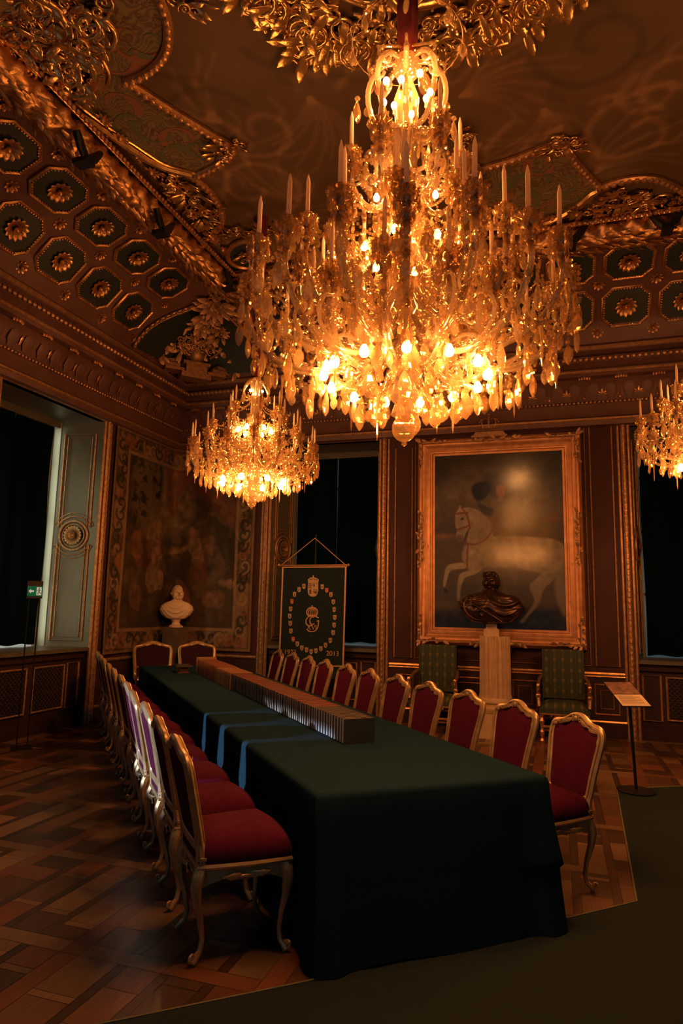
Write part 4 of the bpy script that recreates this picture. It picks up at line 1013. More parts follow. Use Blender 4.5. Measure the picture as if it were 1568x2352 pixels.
for x in (cx0, cx1):
    for z in (cz0, cz1):
        sx = 1 if x < 0 else -1; sz = 1 if z < 1 else -1
        fcarve(((x, -.15, z), (x+sx*.32, -.15, z), .045, .10, .05), ((x, -.15, z), (x, -.15, z+sz*.32), .045, .10, .05))
    fcarve(((x, -.15, zm-.35), (x, -.15, zm+.35), .04, .11, .055))
for z in (cz0, cz1): fcarve(((xm-.32, -.15, z), (xm+.32, -.15, z), .04, .11, .055))
# crown and plaque above the frame
mb = MB(); zt = 4.115-1.15; xc = -.10
mb.bbox((xc-.26, -.09, zt), (xc+.26, -.0, zt+.05)); mb.prism([(xc-.24, zt+.05), (xc+.24, zt+.05), (xc+.20, zt+.10), (xc+.14, zt+.13), (xc-.14, zt+.13), (xc-.20, zt+.10)], .0, .08, Matrix(((1, 0, 0, 0), (0, 0, -1, 0), (0, 1, 0, 0), (0, 0, 0, 1))))
for k in range(8):
    a = 2*PI*k/8; mb.tube(chaikin([(xc+.11*math.cos(a), -.07+.06*math.sin(a), zt+.15), (xc+.15*math.cos(a), -.07+.08*math.sin(a), zt+.23), (xc+.10*math.cos(a), -.07+.06*math.sin(a), zt+.30), (xc, -.07, zt+.29)], 2, False), .012, 6)
mb.lathe([(.11, .13), (.125, .14), (.12, .17), (.10, .175)], 16, (xc, -.07, zt), sy=.6); mb.ball((xc, -.07, zt+.32), .025, 8, 6); mb.bbox((xc-.02, -.075, zt+.35), (xc+.02, -.065, zt+.36)); mb.bbox((xc-.006, -.075, zt+.33), (xc+.006, -.065, zt+.38))
mb.build('crown_crest', M['gold_dull'], fp, sharp=40)
# ---------------- tapestry folded round the corner
TA, TZ0, TZ1 = 7.98, .90, 4.22; LA = YW-TA; LB = 1.52
def ts(x, y):
    if x < 413: p = at_x(x, y, XW); return (p.y-TA, p.z)
    p = at_y(x, y, YW); return (LA+p.x-XW, p.z)
nu, nv = 420, 420; X, Y = np.meshgrid(np.linspace(0, LA+LB, nu), np.linspace(TZ0, TZ1, nv))
n1 = fbm(X, Y, 2.2, 11); n2 = fbm(X, Y, 9, 12); n3 = fbm(X, Y, 4.5, 13); XT = X+.22*(fbm(X, Y, 5, 14)-.5); YT = Y+.22*(fbm(X, Y, 5, 15)-.5)
C = np.zeros((nv, nu, 3))+np.array((.13, .09, .06)); C = over(C, np.clip((n1-.4)*4, 0, 1)*.7, (.07, .055, .042)); C = over(C, np.clip((n3-.52)*6, 0, 1)*.5, (.27, .18, .11))
def T(P, col, b=.05, k=1): global C; C = over(C, pmask([ts(x, y) for x, y in P], XT, YT, b)*k*(.45+.75*np.clip((n2-.3)*2.2, 0, 1)), col)
T([(300, 1030), (350, 1045), (413, 1075), (440, 1090), (440, 1180), (410, 1230), (340, 1230), (290, 1180)], (.36, .27, .16), .2, .9)
dk = np.clip((n2-.38)*5, 0, 1)
C = over(C, pmask([ts(x, y) for x, y in [(290, 1040), (320, 1030), (340, 1090), (345, 1150), (330, 1210), (290, 1220), (286, 1120)]], X, Y, .2)*dk, (.05, .05, .035))
C = over(C, pmask([ts(x, y) for x, y in [(300, 1025), (370, 1055), (370, 1110), (360, 1180), (345, 1190), (350, 1110), (320, 1060)]], X, Y, .12)*dk, (.045, .045, .032))
T([(372, 1060), (420, 1080), (470, 1110), (560, 1150), (555, 1235), (530, 1230), (500, 1170), (440, 1140), (420, 1110), (400, 1160), (388, 1200), (378, 1160)], (.33, .13, .08), .1, .95)
T([(395, 1080), (405, 1078), (396, 1170), (388, 1160)], (.45, .26, .16), .05, .8); T([(425, 1090), (470, 1130), (520, 1180), (510, 1190), (450, 1150)], (.17, .06, .045), .06, .8)
for P, col in (([(335, 1200), (365, 1205), (370, 1270), (355, 1300), (340, 1290), (328, 1240)], (.46, .28, .18)), ([(300, 1215), (320, 1220), (322, 1300), (295, 1290)], (.36, .17, .11)), ([(320, 1230), (345, 1240), (348, 1300), (330, 1320), (312, 1290)], (.13, .05, .045)), ([(340, 1290), (365, 1300), (370, 1350), (340, 1370), (325, 1340)], (.45, .30, .19)), ([(352, 1200), (366, 1198), (368, 1216), (354, 1218)], (.42, .24, .16)),
               ([(430, 1235), (460, 1230), (462, 1290), (448, 1320), (432, 1300)], (.46, .30, .19)), ([(432, 1210), (448, 1208), (450, 1232), (434, 1234)], (.44, .26, .17)), ([(380, 1255), (430, 1250), (432, 1265), (385, 1272)], (.42, .26, .17)), ([(462, 1240), (480, 1230), (486, 1260), (470, 1280)], (.34, .18, .12)), ([(425, 1290), (470, 1290), (480, 1340), (430, 1350)], (.25, .11, .09)),
               ([(455, 1360), (500, 1355), (520, 1400), (470, 1400)], (.30, .17, .11)), ([(395, 1330), (415, 1325), (412, 1400), (398, 1400)], (.34, .15, .11)), ([(500, 1330), (545, 1335), (540, 1355), (505, 1352)], (.40, .25, .16)), ([(290, 1330), (312, 1340), (318, 1400), (292, 1400)], (.28, .15, .10)), ([(480, 1270), (510, 1275), (515, 1320), (488, 1325)], (.22, .13, .09)), ([(385, 1210), (410, 1215), (405, 1250), (388, 1245)], (.25, .16, .11)), ([(520, 1240), (545, 1225), (548, 1290), (525, 1290)], (.06, .06, .045))):
    T(P, col, .045, .9)
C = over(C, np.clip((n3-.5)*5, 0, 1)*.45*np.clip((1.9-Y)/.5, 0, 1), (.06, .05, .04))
# borders
Lt = LA+LB; db = np.minimum(np.minimum(X, Lt-X), np.minimum(Y-TZ0, TZ1-Y))
bm = (db < .34); flo = np.clip((fbm(X, Y, 7, 21)-.44)*9, 0, 1); flo2 = np.clip((fbm(X, Y, 11, 22)-.5)*9, 0, 1)
Bc = np.zeros_like(C)+np.array((.33, .22, .13)); Bc = over(Bc, flo*.85, (.08, .065, .05)); Bc = over(Bc, flo2*.5, (.36, .17, .10)); rb = random.Random(31)
for s_, z_ in [(.19, z) for z in np.arange(TZ0+.15, TZ1-.1, .17)]+[(Lt-.19, z) for z in np.arange(TZ0+.15, TZ1-.1, .17)]+[(s, TZ0+.19) for s in np.arange(.3, Lt-.25, .17)]+[(s, TZ1-.19) for s in np.arange(.3, Lt-.25, .17)]:
    sl = (slice(max(0, int((z_-.22-TZ0)/(TZ1-TZ0)*nv)), int((z_+.22-TZ0)/(TZ1-TZ0)*nv)+1), slice(max(0, int((s_-.22)/Lt*nu)), int((s_+.22)/Lt*nu)+1)); a0 = rb.random()*6; sg = rb.choice((-1, 1)); col = rb.choice([(.06, .05, .04), (.07, .07, .045), (.42, .28, .16), (.38, .15, .09), (.06, .05, .04)])
    P = [(s_+(.12*(1-.75*t))*math.cos(a0+sg*6*t)+.03*math.sin(9*z_), z_+(.12*(1-.75*t))*math.sin(a0+sg*6*t)) for t in np.linspace(0, 1, 10)]
    Bc[sl] = over(Bc[sl], lmask(P, X[sl], Y[sl], .03+.02*rb.random(), .015)*.9, col)
C = np.where(bm[..., None], Bc, C)
for d0, w, col in ((.02, .035, (.30, .19, .11)), (.33, .05, (.40, .26, .15)), (.385, .012, (.10, .06, .045)), (.055, .012, (.10, .06, .045))): C = over(C, np.clip(.5+(w/2-np.abs(db-d0))/.02, 0, 1), col)
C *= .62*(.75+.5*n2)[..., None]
def tpos(u, v):
    s = u*Lt; z = TZ0+(TZ1-TZ0)*v; r = .22; o = .045+.012*math.sin(s*5+z*2)*(1-v)
    a = LA-r; arc = PI/2*r
    if s < a: return (XW+o, TA+s, z)
    L2 = (Lt-a-arc); 
    if s < a+arc: t = (s-a)/r; return (XW+r+o*0-(r-o)*math.cos(t), YW-r+(r-o)*math.sin(t), z)
    return (XW+r+(s-a-arc)*(LB-r)/L2, YW-o, z)
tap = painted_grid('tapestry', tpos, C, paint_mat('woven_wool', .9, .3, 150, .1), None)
tag(tap, 'old woven tapestry with figures under trees, wrapped round the room corner', 'tapestry')
# ---------------- banner with crown, monogram and ring of arms
BY = 9.36
def bp(x, y): return at_y(x, y, BY)
bn = empty('banner', tuple(bp(720, 1530)), label='dark banner with gold border, crowned monogram and ring of small shields', cat='banner')
def put(o): o.matrix_parent_inverse = Matrix.Translation(-Vector(bn.location)); return o
M['navy'] = mat('navy_banner_cloth', (.012, .022, .026), .85, bump=.1, bscale=200, spec=.2); M['bgold'] = mat('gold_thread', (.62, .36, .20), .55, .25, bump=.3, bscale=200)
M['bred'] = mat('red_thread', (.50, .12, .08), .7); M['bdark'] = mat('dark_thread', (.10, .06, .05), .7); M['btan'] = mat('tan_thread', (.50, .33, .19), .7)
A0, A1, A2, A3 = bp(650, 1303), bp(794, 1302), bp(788, 1530), bp(641, 1528)
def bq(u, v, o=0): p = A0.lerp(A1, u).lerp(A3.lerp(A2, u), v); return Vector((p.x, p.y-o+.006*math.sin(u*9+v*3), p.z))
mb = MB(); mb.grid(lambda u, v: bq(-.01+1.02*u, -.01+1.14*v), 24, 30); put(mb.build('banner_cloth', M['navy'], bn))
mb = MB(); mb.tube([bq(0, 0, .006), bq(1, 0, .006), bq(1, 1, .006), bq(0, 1, .006)], (.016, .006), 6, closed=True, up=(0, -1, 0)); put(mb.build('border_braid', M['bgold'], bn))
ap = bp(723, 1236); mb = MB(); mb.tube([bp(640, 1302)+Vector((-.02, 0, .02)), bp(800, 1301)+Vector((.02, 0, .02))], .012, 8)
for x in (640, 800): mb.ball(bp(x, 1301)+Vector((0, 0, .02)), .024, 8, 6)
put(mb.build('crossbar', M['gold_dull'], bn))
mb = MB(); mb.tube([bp(643, 1301), ap], .006, 6); mb.tube([bp(797, 1301), ap], .006, 6); put(mb.build('hanging_cord', M['bgold'], bn))
mb = MB(); mb.tube([Vector((ap.x, BY+.05, .02)), Vector((ap.x, BY+.05, ap.z+.06))], .010, 8); mb.lathe([(.16, 0), (.16, .015), (.03, .03)], 20, (ap.x, BY+.05, 0)); mb.tube([Vector((ap.x, BY+.05, ap.z)), ap], .006, 6); put(mb.build('pole', M['black'], bn))
BZ = lambda x, y: bp(640+x/9.2235, 1290+y/9.224)+Vector((0, -.012, 0))
def flat(mb, P, t=.004):
    n = len(P); b = [p+Vector((0, t, 0)) for p in P]; mb.add([tuple(p) for p in P]+[tuple(p) for p in b], [tuple(range(n)), tuple(range(2*n-1, n-1, -1))]+[(i, n+i, n+(i+1) % n, (i+1) % n) for i in range(n)])
shl = [(537, 520), (436, 590), (338, 690), (285, 840), (257, 1000), (237, 1150), (250, 1305), (262, 1468), (310, 1640), (398, 1738), (495, 1825), (594, 1865), (690, 1905), (792, 1885), (896, 1840), (995, 1765), (1097, 1665), (1155, 1500), (1177, 1340), (1190, 1178), (1178, 1012), (1160, 848), (1110, 695), (1020, 605), (926, 530)]
for i, (x, y) in enumerate(shl):
    mb = MB(); w, h = 34, 50
    flat(mb, [BZ(x-w, y-h*.35), BZ(x+w, y-h*.35), BZ(x+w, y+h*.5), BZ(x+w*.6, y+h*1.0), BZ(x, y+h*1.2), BZ(x-w*.6, y+h*1.0), BZ(x-w, y+h*.5)])
    flat(mb, [BZ(x-w, y-h*.4), BZ(x-w*1.05, y-h*1.1), BZ(x-w*.5, y-h*.7), BZ(x, y-h*1.15), BZ(x+w*.5, y-h*.7), BZ(x+w*1.05, y-h*1.1), BZ(x+w, y-h*.4)])
    o = put(mb.build('shield', M['bred'] if i in (3, 8, 23) else M['btan'], bn, smooth=False))
    mb = MB(); D = Vector((0, -.004, 0)); k = i % 4
    if k == 0: flat(mb, [BZ(x-w*.8, y-4)+D, BZ(x+w*.8, y-4)+D, BZ(x+w*.8, y+12)+D, BZ(x-w*.8, y+12)+D])
    elif k == 1: flat(mb, [BZ(x-w*.4, y)+D, BZ(x, y-14)+D, BZ(x+w*.4, y)+D, BZ(x+w*.2, y+h*.7)+D, BZ(x-w*.2, y+h*.7)+D])
    elif k == 2: flat(mb, [BZ(x-8, y-14)+D, BZ(x+8, y-14)+D, BZ(x+8, y+h*.9)+D, BZ(x-8, y+h*.9)+D])
    else: flat(mb, [BZ(x-w*.7, y-10)+D, BZ(x-w*.2, y-12)+D, BZ(x+w*.7, y+h*.5)+D, BZ(x+w*.3, y+h*.7)+D])
    q = mb.build('charge', M['bdark'] if i not in (3, 8, 23) else M['btan'], o, smooth=False); q.matrix_parent_inverse = Matrix.Identity(4)
# large arms with crown
mb = MB(); flat(mb, [BZ(625, 460), BZ(840, 460), BZ(842, 620), BZ(815, 700), BZ(780, 735), BZ(725, 745), BZ(670, 730), BZ(630, 690), BZ(618, 620)]); flat(mb, [BZ(628, 455), BZ(622, 378), BZ(660, 345), BZ(725, 328), BZ(800, 345), BZ(855, 380), BZ(840, 455)]); flat(mb, [BZ(722, 330), BZ(722, 292), BZ(745, 292), BZ(745, 330)])
ca = put(mb.build('coat_of_arms', M['btan'], bn, smooth=False)); mb = MB(); D = Vector((0, -.004, 0))
for q in ([(640, 468), (712, 468), (712, 484), (640, 484)], [(640, 504), (712, 504), (712, 520), (640, 520)], [(636, 540), (700, 540), (700, 560), (636, 560)], [(735, 595), (830, 595), (830, 612), (735, 612)], [(735, 625), (826, 630), (800, 690), (740, 650)], [(650, 600), (690, 580), (700, 680), (660, 690)], [(655, 388), (678, 360), (690, 388)], [(700, 385), (715, 345), (728, 385)], [(745, 385), (760, 350), (775, 385)], [(790, 388), (800, 365), (825, 390)], [(735, 480), (760, 470), (770, 530), (740, 530)]): flat(mb, [BZ(*p)+D for p in q])
q = mb.build('charge', M['bdark'], ca, smooth=False); q.matrix_parent_inverse = Matrix.Identity(4)
# crown over the monogram
mb = MB()
mb.tube([BZ(x, y) for x, y in chaikin([(612, 1130), (592, 1070), (615, 1010), (665, 975), (713, 968), (765, 978), (812, 1012), (832, 1070), (812, 1130)], 2, False)], .010, 6)
for xs in ([(640, 1130), (628, 1070), (660, 1010), (700, 972)], [(676, 1130), (672, 1060), (700, 985)], [(752, 1130), (756, 1060), (726, 985)], [(786, 1130), (798, 1070), (768, 1010), (728, 972)], [(713, 1130), (713, 970)]): mb.tube([BZ(x, y) for x, y in chaikin(xs, 2, False)], .007, 6)
flat(mb, [BZ(608, 1125), BZ(820, 1125), BZ(815, 1152), BZ(614, 1152)]); mb.ball(BZ(713, 955), .012, 8, 6); mb.tube([BZ(713, 925), BZ(713, 960)], .006, 6); mb.tube([BZ(700, 940), BZ(727, 940)], .006, 6)
put(mb.build('embroidered_crown', M['bgold'], bn))
mb = MB()
for P in ([(745, 1165), (700, 1150), (640, 1165), (590, 1215), (575, 1280), (600, 1345), (660, 1365), (725, 1355)], [(752, 1185), (720, 1170), (685, 1190), (660, 1240), (668, 1300), (705, 1342), (755, 1315)], [(700, 1155), (790, 1160), (845, 1195)], [(845, 1255), (846, 1330), (825, 1420), (770, 1475), (705, 1490), (640, 1475), (598, 1430)], [(815, 1265), (845, 1258), (862, 1262)]):
    mb.tube([BZ(x, y) for x, y in chaikin(P, 2, False)], .010, 6)
put(mb.build('monogram', M['bgold'], bn))
def text(s, p0, h, m, parent, name):
    cu = bpy.data.curves.new(name, 'FONT'); cu.body = s; cu.size = h; cu.extrude = .0015; cu.materials.append(m); cu.align_x = 'CENTER'
    o = bpy.data.objects.new(name, cu); COL.objects.link(o); o.parent = parent; o.location = Vector(p0)-Vector(parent.location); o.rotation_euler = (PI/2, 0, 0)
    me = bpy.data.meshes.new_from_object(o); q = bpy.data.objects.new(name, me); COL.objects.link(q); q.parent = parent; q.location = o.location.copy(); q.rotation_euler = o.rotation_euler.copy(); bpy.data.objects.remove(o); return q
text('XVI', BZ(703, 1445)+Vector((0, -.004, 0)), .105, M['bgold'], bn, 'monogram_numerals'); text('1973', BZ(245, 1965), .10, M['bgold'], bn, 'year_lettering'); text('2013', BZ(1142, 1995), .10, M['bgold'], bn, 'year_lettering')
# ---------------- busts and pedestals
def bust(mb, W, H, head, beard=1, hair=.006, turn=0, folds=.05, seed=1, z0=.12, diag=0, fe=1.0):
    """torso + head as one continuous mesh, z up, facing -y; W shoulder width, H total above z0"""
    hh = head; zt = z0+H; zc = zt-hh*.5; rnd = random.Random(seed)
    nk = z0+H-hh*.93
    sec = [(z0, W*.16, W*.12, 0), (z0+.02, W*.30, W*.17, 0), (z0+(nk-z0)*.25, W*.42, W*.20, 0), (z0+(nk-z0)*.5, W*.5, W*.21, .0), (z0+(nk-z0)*.72, W*.47, W*.19, 0), (z0+(nk-z0)*.88, W*.36, W*.15, 0), (nk+.005, hh*.34, hh*.30, .0), (nk+hh*.10, hh*.25, hh*.26, -.0), (nk+hh*.28, hh*.23, hh*.25, -.005)]
    n = 72; vs = []; S2 = []
    for a, b in zip(sec, sec[1:]):
        for k in range(9): t = k/9; S2.append(tuple(x*(1-t)+y*t for x, y in zip(a, b)))
    S2.append(sec[-1])
    for z, rx, ry, oy in S2:
        for k in range(n):
            a = 2*PI*k/n; c, s = math.cos(a), math.sin(a); u = (z-z0)/(nk-z0)
            f = 1+.35*folds*(math.sin(5*a+22*z))*max(0, 1-abs(u-.4)*1.6)
            sup = (abs(c)**2.4+abs(s)**2.4)**(-1/2.4)
            fr_ = 1.25 if s < 0 else 1
            vs.append((rx*c*sup*f, ry*s*sup*f*fr_+oy, z))
    m = len(S2); fs = [(j*n+k, j*n+(k+1) % n, (j+1)*n+(k+1) % n, (j+1)*n+k) for j in range(m-1) for k in range(n)]+[tuple(range(n-1, -1, -1))]
    if folds:
        for i, (x, y, z) in enumerate(vs):
            u = (z-z0)/(nk-z0)
            if y < 0 and u < 1.05:
                k = max(0, min(1, (1.05-u)*3))*min(1, u*5); q = z+diag*x-1.9*x*x/W; vs[i] = (x, y-folds*W*.24*k*(math.sin(q*2*PI/(.13*W))+.5*math.sin(q*2*PI/(.071*W)+2+4*x)), z)
    mb.add(vs, fs)
    vs = []; na, ne = 64, 44; ct, st = math.cos(turn), math.sin(turn); g = lambda x, w: math.exp(-(x/w)**2)
    for j in range(ne+1):
        e = -PI/2+PI*j/ne
        for k in range(na):
            a = -PI+2*PI*k/na
            d = .10*g(a, .17)*g(e+.14, .15)+.055*g(a, .12)*g(e+.0, .2)+.035*g(e-.17, .09)*g(a, .75)-.05*(g(abs(a)-.38, .17)*g(e-.03, .085))+.03*g(abs(a)-.62, .2)*g(e+.2, .16)
            d += .04*g(a, .25)*g(e+.48, .06)-.02*g(a, .3)*g(e+.40, .035)+.05*g(a, .35)*g(e+.75, .16)
            d += beard*(.10*g(e+.68, .26)*g(a, .85)*(1+.35*math.sin(14*a+9*e))+.05*g(abs(a)-1.0, .25)*g(e+.4, .35))
            d += .11*g(abs(a)-1.62, .12)*g(e+.03, .17)
            d *= fe
            if abs(a) > 1.75 or e > .45: d += hair/hh*(1+math.sin(13*a+5*math.sin(9*e))*math.sin(15*e+3*a))
            rx, ry, rz = hh*.335, hh*.40, hh*.5
            x = math.sin(a)*math.cos(e)*(rx+d*hh*.55); y = -math.cos(a)*math.cos(e)*(ry+d*hh*.9); z = math.sin(e)*(rz+(d*hh*.2 if abs(e) < 1.2 else 0))
            if e < -.3: y *= 1-.12*min(1, (-.3-e)); x *= 1-.18*min(1, (-.3-e))
            vs.append((x*ct-y*st, x*st+y*ct, zc+z))
    mb.add(vs, [(j*na+k, j*na+(k+1) % na, (j+1)*na+(k+1) % na, (j+1)*na+k) for j in range(ne) for k in range(na)])
wbx, wby = -5.75, 9.33
wp = empty('pedestal', (wbx, wby, 0), label='plain grey-green marble pedestal under the white bust in the corner', cat='pedestal')
mb = MB(); mb.prism([(-.19, -.16), (.19, -.16), (.19, .16), (-.19, .16)], 0, .12); mb.v += []; mb.lathe([(.245, .12), (.235, .16), (.205, .20), (.20, 1.18), (.215, 1.22), (.215, 1.26)], 4, M=Matrix.Rotation(PI/4, 4, 'Z')); mb.build('shaft', M['greystone'], wp, sharp=30)
wbust = empty('portrait_bust', (wbx, wby, 1.26), math.atan2(-wbx, wby)*0+.45, label='white marble bust of a bearded man before the tapestry', cat='bust')
mb = MB(); bust(mb, .53, .545, .27, beard=1.2, hair=.004, turn=.35, folds=.055, seed=1, fe=1.5); mb.build('bust_figure', M['marble'], wbust, sharp=70)
mb = MB(); mb.lathe([(.115, 0), (.115, .02), (.075, .04), (.055, .08), (.07, .095), (.075, .12), (.06, .13)], 20); mb.build('socle', M['marble'], wbust)
px, py = -.80, 9.22
pp = empty('column_pedestal', (px, py, 0), label='fluted ochre stone column carrying the bronze bust under the painting', cat='pedestal')
mb = MB(); nf = 18; vs = []; zs = [(.50, .215), (.55, .205), (1.25, .20), (1.29, .20)]
for z, r in zs:
    for k in range(nf*6):
        a = 2*PI*k/(nf*6); q = (k % 6)/6; d = .028*max(0, math.sin(PI*min(1, q/.75))) if q < .75 else 0; vs.append(((r-d)*math.cos(a), (r-d)*math.sin(a), z))
n = nf*6; mb.add(vs, [(j*n+k, j*n+(k+1) % n, (j+1)*n+(k+1) % n, (j+1)*n+k) for j in range(3) for k in range(n)]+[tuple(3*n+k for k in range(n))]); mb.build('fluted_shaft', M['stone'], pp, sharp=40)
mb = MB(); mb.lathe([(.225, .30), (.25, .33), (.25, .37), (.22, .39), (.215, .42), (.235, .44), (.235, .47), (.21, .50)], 32); mb.bbox((-.26, -.26, 0), (.26, .26, .30)); mb.build('plinth', M['stone'], pp, sharp=40)
bb_ = empty('portrait_bust', (px-.04, py, 1.29), .05, label='dark bronze bust of a man in draped armour before the white horse painting', cat='bust')
mb = MB(); bust(mb, .86, .70, .30, beard=.25, hair=.022, turn=-.15, folds=.07, seed=2, z0=.17, diag=.8, fe=1.5)
for k in range(9): mb.tube(chaikin([(-.30-.012*k, -.13+.012*k, .50-.01*k), (-.36-.01*k, -.15+.02*k, .42), (-.33+.015*k, -.17+.02*k, .30-.012*k), (-.22+.02*k, -.17, .22-.004*k)], 2, False), [.022]*4*4 if False else .020, 7)
mb.tube(chaikin([(-.36, -.10, .47), (-.22, -.20, .42), (-.02, -.235, .30), (.14, -.20, .20)], 2, False), (.035, .018), 8)
for k in range(26):
    a = .9+2*PI*random.random()*.62; mb.ball((.105*math.cos(a)+.02, .05+.10*math.sin(a)*.8, .60+.24*random.random()), .034, 7, 5)
mb.build('bust_figure', M['bronze'], bb_, sharp=70)
mb = MB(); mb.bbox((-.10, -.09, 0), (.10, .09, .09)); mb.bbox((-.085, -.075, .09), (.085, .075, .10)); mb.bbox((-.07, -.065, .10), (.07, .065, .18)); mb.build('socle', M['stone'], bb_, smooth=False)
# ---------------- two tall green armchairs by the wall
def brocade():
    m, nt, b = node_mat('green_brocade'); b.inputs['Roughness'].default_value = .75
    tc = N(nt, 'ShaderNodeTexCoord'); sp = N(nt, 'ShaderNodeSeparateXYZ'); nt.links.new(tc.outputs['Object'], sp.inputs[0])
    def mth(op, a, b_=None):
        n = N(nt, 'ShaderNodeMath', operation=op)
        for i, q in enumerate((a, b_)):
            if q is None: continue
            if isinstance(q, (int, float)): n.inputs[i].default_value = q
            else: nt.links.new(q, n.inputs[i])
        return n.outputs[0]
    fx = mth('FRACT', mth('MULTIPLY', mth('ADD', sp.outputs['X'], 5), 9.5)); fz = mth('FRACT', mth('MULTIPLY', sp.outputs['Z'], 7.5)); fz2 = mth('FRACT', mth('MULTIPLY', mth('ADD', sp.outputs['Y'], 5), 7.5)); fz = mth('MULTIPLY', mth('ADD', fz, 0), 1)
    dx = mth('ABSOLUTE', mth('SUBTRACT', fx, .5)); dz = mth('ABSOLUTE', mth('SUBTRACT', fz, .5))
    dot = mth('LESS_THAN', mth('ADD', mth('MULTIPLY', dx, dx), mth('MULTIPLY', dz, dz)), .035); line = mth('LESS_THAN', dx, .055)
    st = mth('LESS_THAN', mth('FRACT', mth('MULTIPLY', mth('ADD', sp.outputs['X'], 5), 28.5)), .3)
    f = mth('MAXIMUM', mth('MULTIPLY', dot, .9), mth('MAXIMUM', mth('MULTIPLY', line, .5), mth('MULTIPLY', st, .12)))
    mx = N(nt, 'ShaderNodeMix', data_type='RGBA'); mx.inputs['A'].default_value = (.026, .040, .024, 1); mx.inputs['B'].default_value = (.12, .105, .05, 1); nt.links.new(f, mx.inputs['Factor']); nt.links.new(mx.outputs['Result'], b.inputs['Base Color'])
    return m
M['brocade'] = brocade()
def throne(label):
    r = empty('high_backed_armchair', label=label, cat='armchair', group='tall green armchairs under the painting')
    mb = MB(); mb.grid(lambda u, v: (-.265+.53*u, .20+.035*v-.03*math.sin(PI*u)*math.sin(PI*v), .50+.63*v), 10, 10); k = len(mb.v); mb.grid(lambda u, v: (.265-.53*u, .255+.035*v, .50+.63*v), 10, 10)
    mb.bbox((-.265, .20, .48), (-.255, .27, .52)); mb.grid(lambda u, v: (-.265+.53*u, .235+.055*v, 1.13), 10, 2)
    for s in (-1, 1): mb.add([(s*.265, .20, .50), (s*.265, .255, .50), (s*.265, .29, 1.13), (s*.265, .235, 1.13)], [(0, 1, 2, 3)])
    mb.build('backrest', M['brocade'], r)
    mb = MB(); mb.grid(lambda u, v: (-.30+.60*u, -.30+.54*v, .42+.08*(1-abs(2*u-1)**5)*(1-abs(2*v-1)**6)), 16, 14); mb.bbox((-.30, -.30, .36), (.30, .24, .425)); mb.build('seat', M['brocade'], r)
    for s in (-1, 1):
        mb = MB(); mb.tube(chaikin([(s*.27, .26, .78), (s*.30, .1, .76), (s*.31, -.12, .70), (s*.31, -.24, .70), (s*.31, -.29, .66)], 2, False), [.022]*20 if False else .022, 8); mb.scroll((s*.31, -.27, .655), (0, -1, 0), (0, 0, 1), .045, 1.3, .018, a0=PI/2)
        mb.tube([(s*.31, -.22, .68), (s*.31, -.20, .56), (s*.30, -.24, .44)], [.02, .028, .022], 8); mb.ball((s*.31, -.205, .57), .035, 8, 6)
        mb.build('arm', M['gold'], r)
        for y in (-.26, .22):
            mb = MB(); mb.lathe([(.018, 0), (.032, .03), (.018, .06), (.026, .09), (.034, .14), (.018, .17), (.022, .22), (.036, .27), (.02, .31), (.034, .33), (.034, .38)], 12, (s*.27, y, 0)); mb.build('leg', M['gold'], r)
    mb = MB(); mb.tube([(-.27, -.26, .2), (.27, -.26, .2)], [.018, .018], 8); mb.ball((0, -.26, .2), (.05, .03, .03), 8, 6); mb.tube([(-.27, -.02, .12), (.27, -.02, .12)], .016, 8)
    for s in (-1, 1): mb.tube([(s*.27, -.26, .12), (s*.27, .22, .12)], .016, 8)
    for s in (-1, 1): mb.scroll((s*.1, -.285, .33), (s, 0, 0), (0, 0, 1), .05, 1.3, .014)
    mb.tube([(-.29, -.295, .36), (.29, -.295, .36)], .014, 6)
    mb.build('stretcher', M['gold'], r)
    return r
t1 = throne('tall green patterned armchair between the painting column and the banner window'); t1.location = (-1.61, 9.25, 0)
t2 = dup(t1); t2.location = (.06, 9.25, 0); t2['label'] = 'tall green patterned armchair between the painting column and the reading panel'
# ---------------- reading panel on a stand
st = empty('lectern', (.66, 6.95, .009), label='slanted information panel on a slim black floor stand', cat='sign stand')
mb = MB(); mb.lathe([(.17, 0), (.17, .012), (.03, .022)], 28); mb.build('base', M['black'], st)
mb = MB(); mb.tube([(0, 0, .01), (-.03, .02, .80)], .014, 10); mb.build('pole', M['black'], st)
Q = [at_y(1384, 1566, 7.10), at_y(1447, 1566, 7.10), at_y(1492, 1619, 6.78), at_y(1429, 1622, 6.78)]; Q = [q-Vector(st.location) for q in Q]; Q[2] = Q[1]+Q[3]-Q[0]
nrm = (Q[1]-Q[0]).cross(Q[3]-Q[0]).normalized()
if nrm.z < 0: nrm = -nrm
def slab(mb, a, b, lift, t, m0=0, m1=1):
    P = [Q[0].lerp(Q[3], a).lerp(Q[1].lerp(Q[2], a), m0), Q[0].lerp(Q[3], a).lerp(Q[1].lerp(Q[2], a), m1), Q[0].lerp(Q[3], b).lerp(Q[1].lerp(Q[2], b), m1), Q[0].lerp(Q[3], b).lerp(Q[1].lerp(Q[2], b), m0)]
    P = [p+nrm*lift for p in P]; D = [p-nrm*t for p in P]; mb.add([tuple(p) for p in P+D], [(0, 1, 2, 3), (7, 6, 5, 4), (0, 4, 5, 1), (1, 5, 6, 2), (2, 6, 7, 3), (3, 7, 4, 0)])
mb = MB(); slab(mb, 0, 1, 0, .012); pl = mb.build('panel', M['black'], st, smooth=False)
mb = MB(); slab(mb, .02, .52, .002, .002, .02, .98); mb.build('printed_picture', mat('printed_reddish_picture', (.30, .13, .09), .5, c2=(.12, .06, .05), nscale=14), pl, smooth=False)
mb = MB(); slab(mb, .54, .99, .002, .002, .02, .98); tx = mb.build('text_sheet', mat('tan_text_sheet', (.72, .50, .30), .6), pl, smooth=False)
mb = MB()
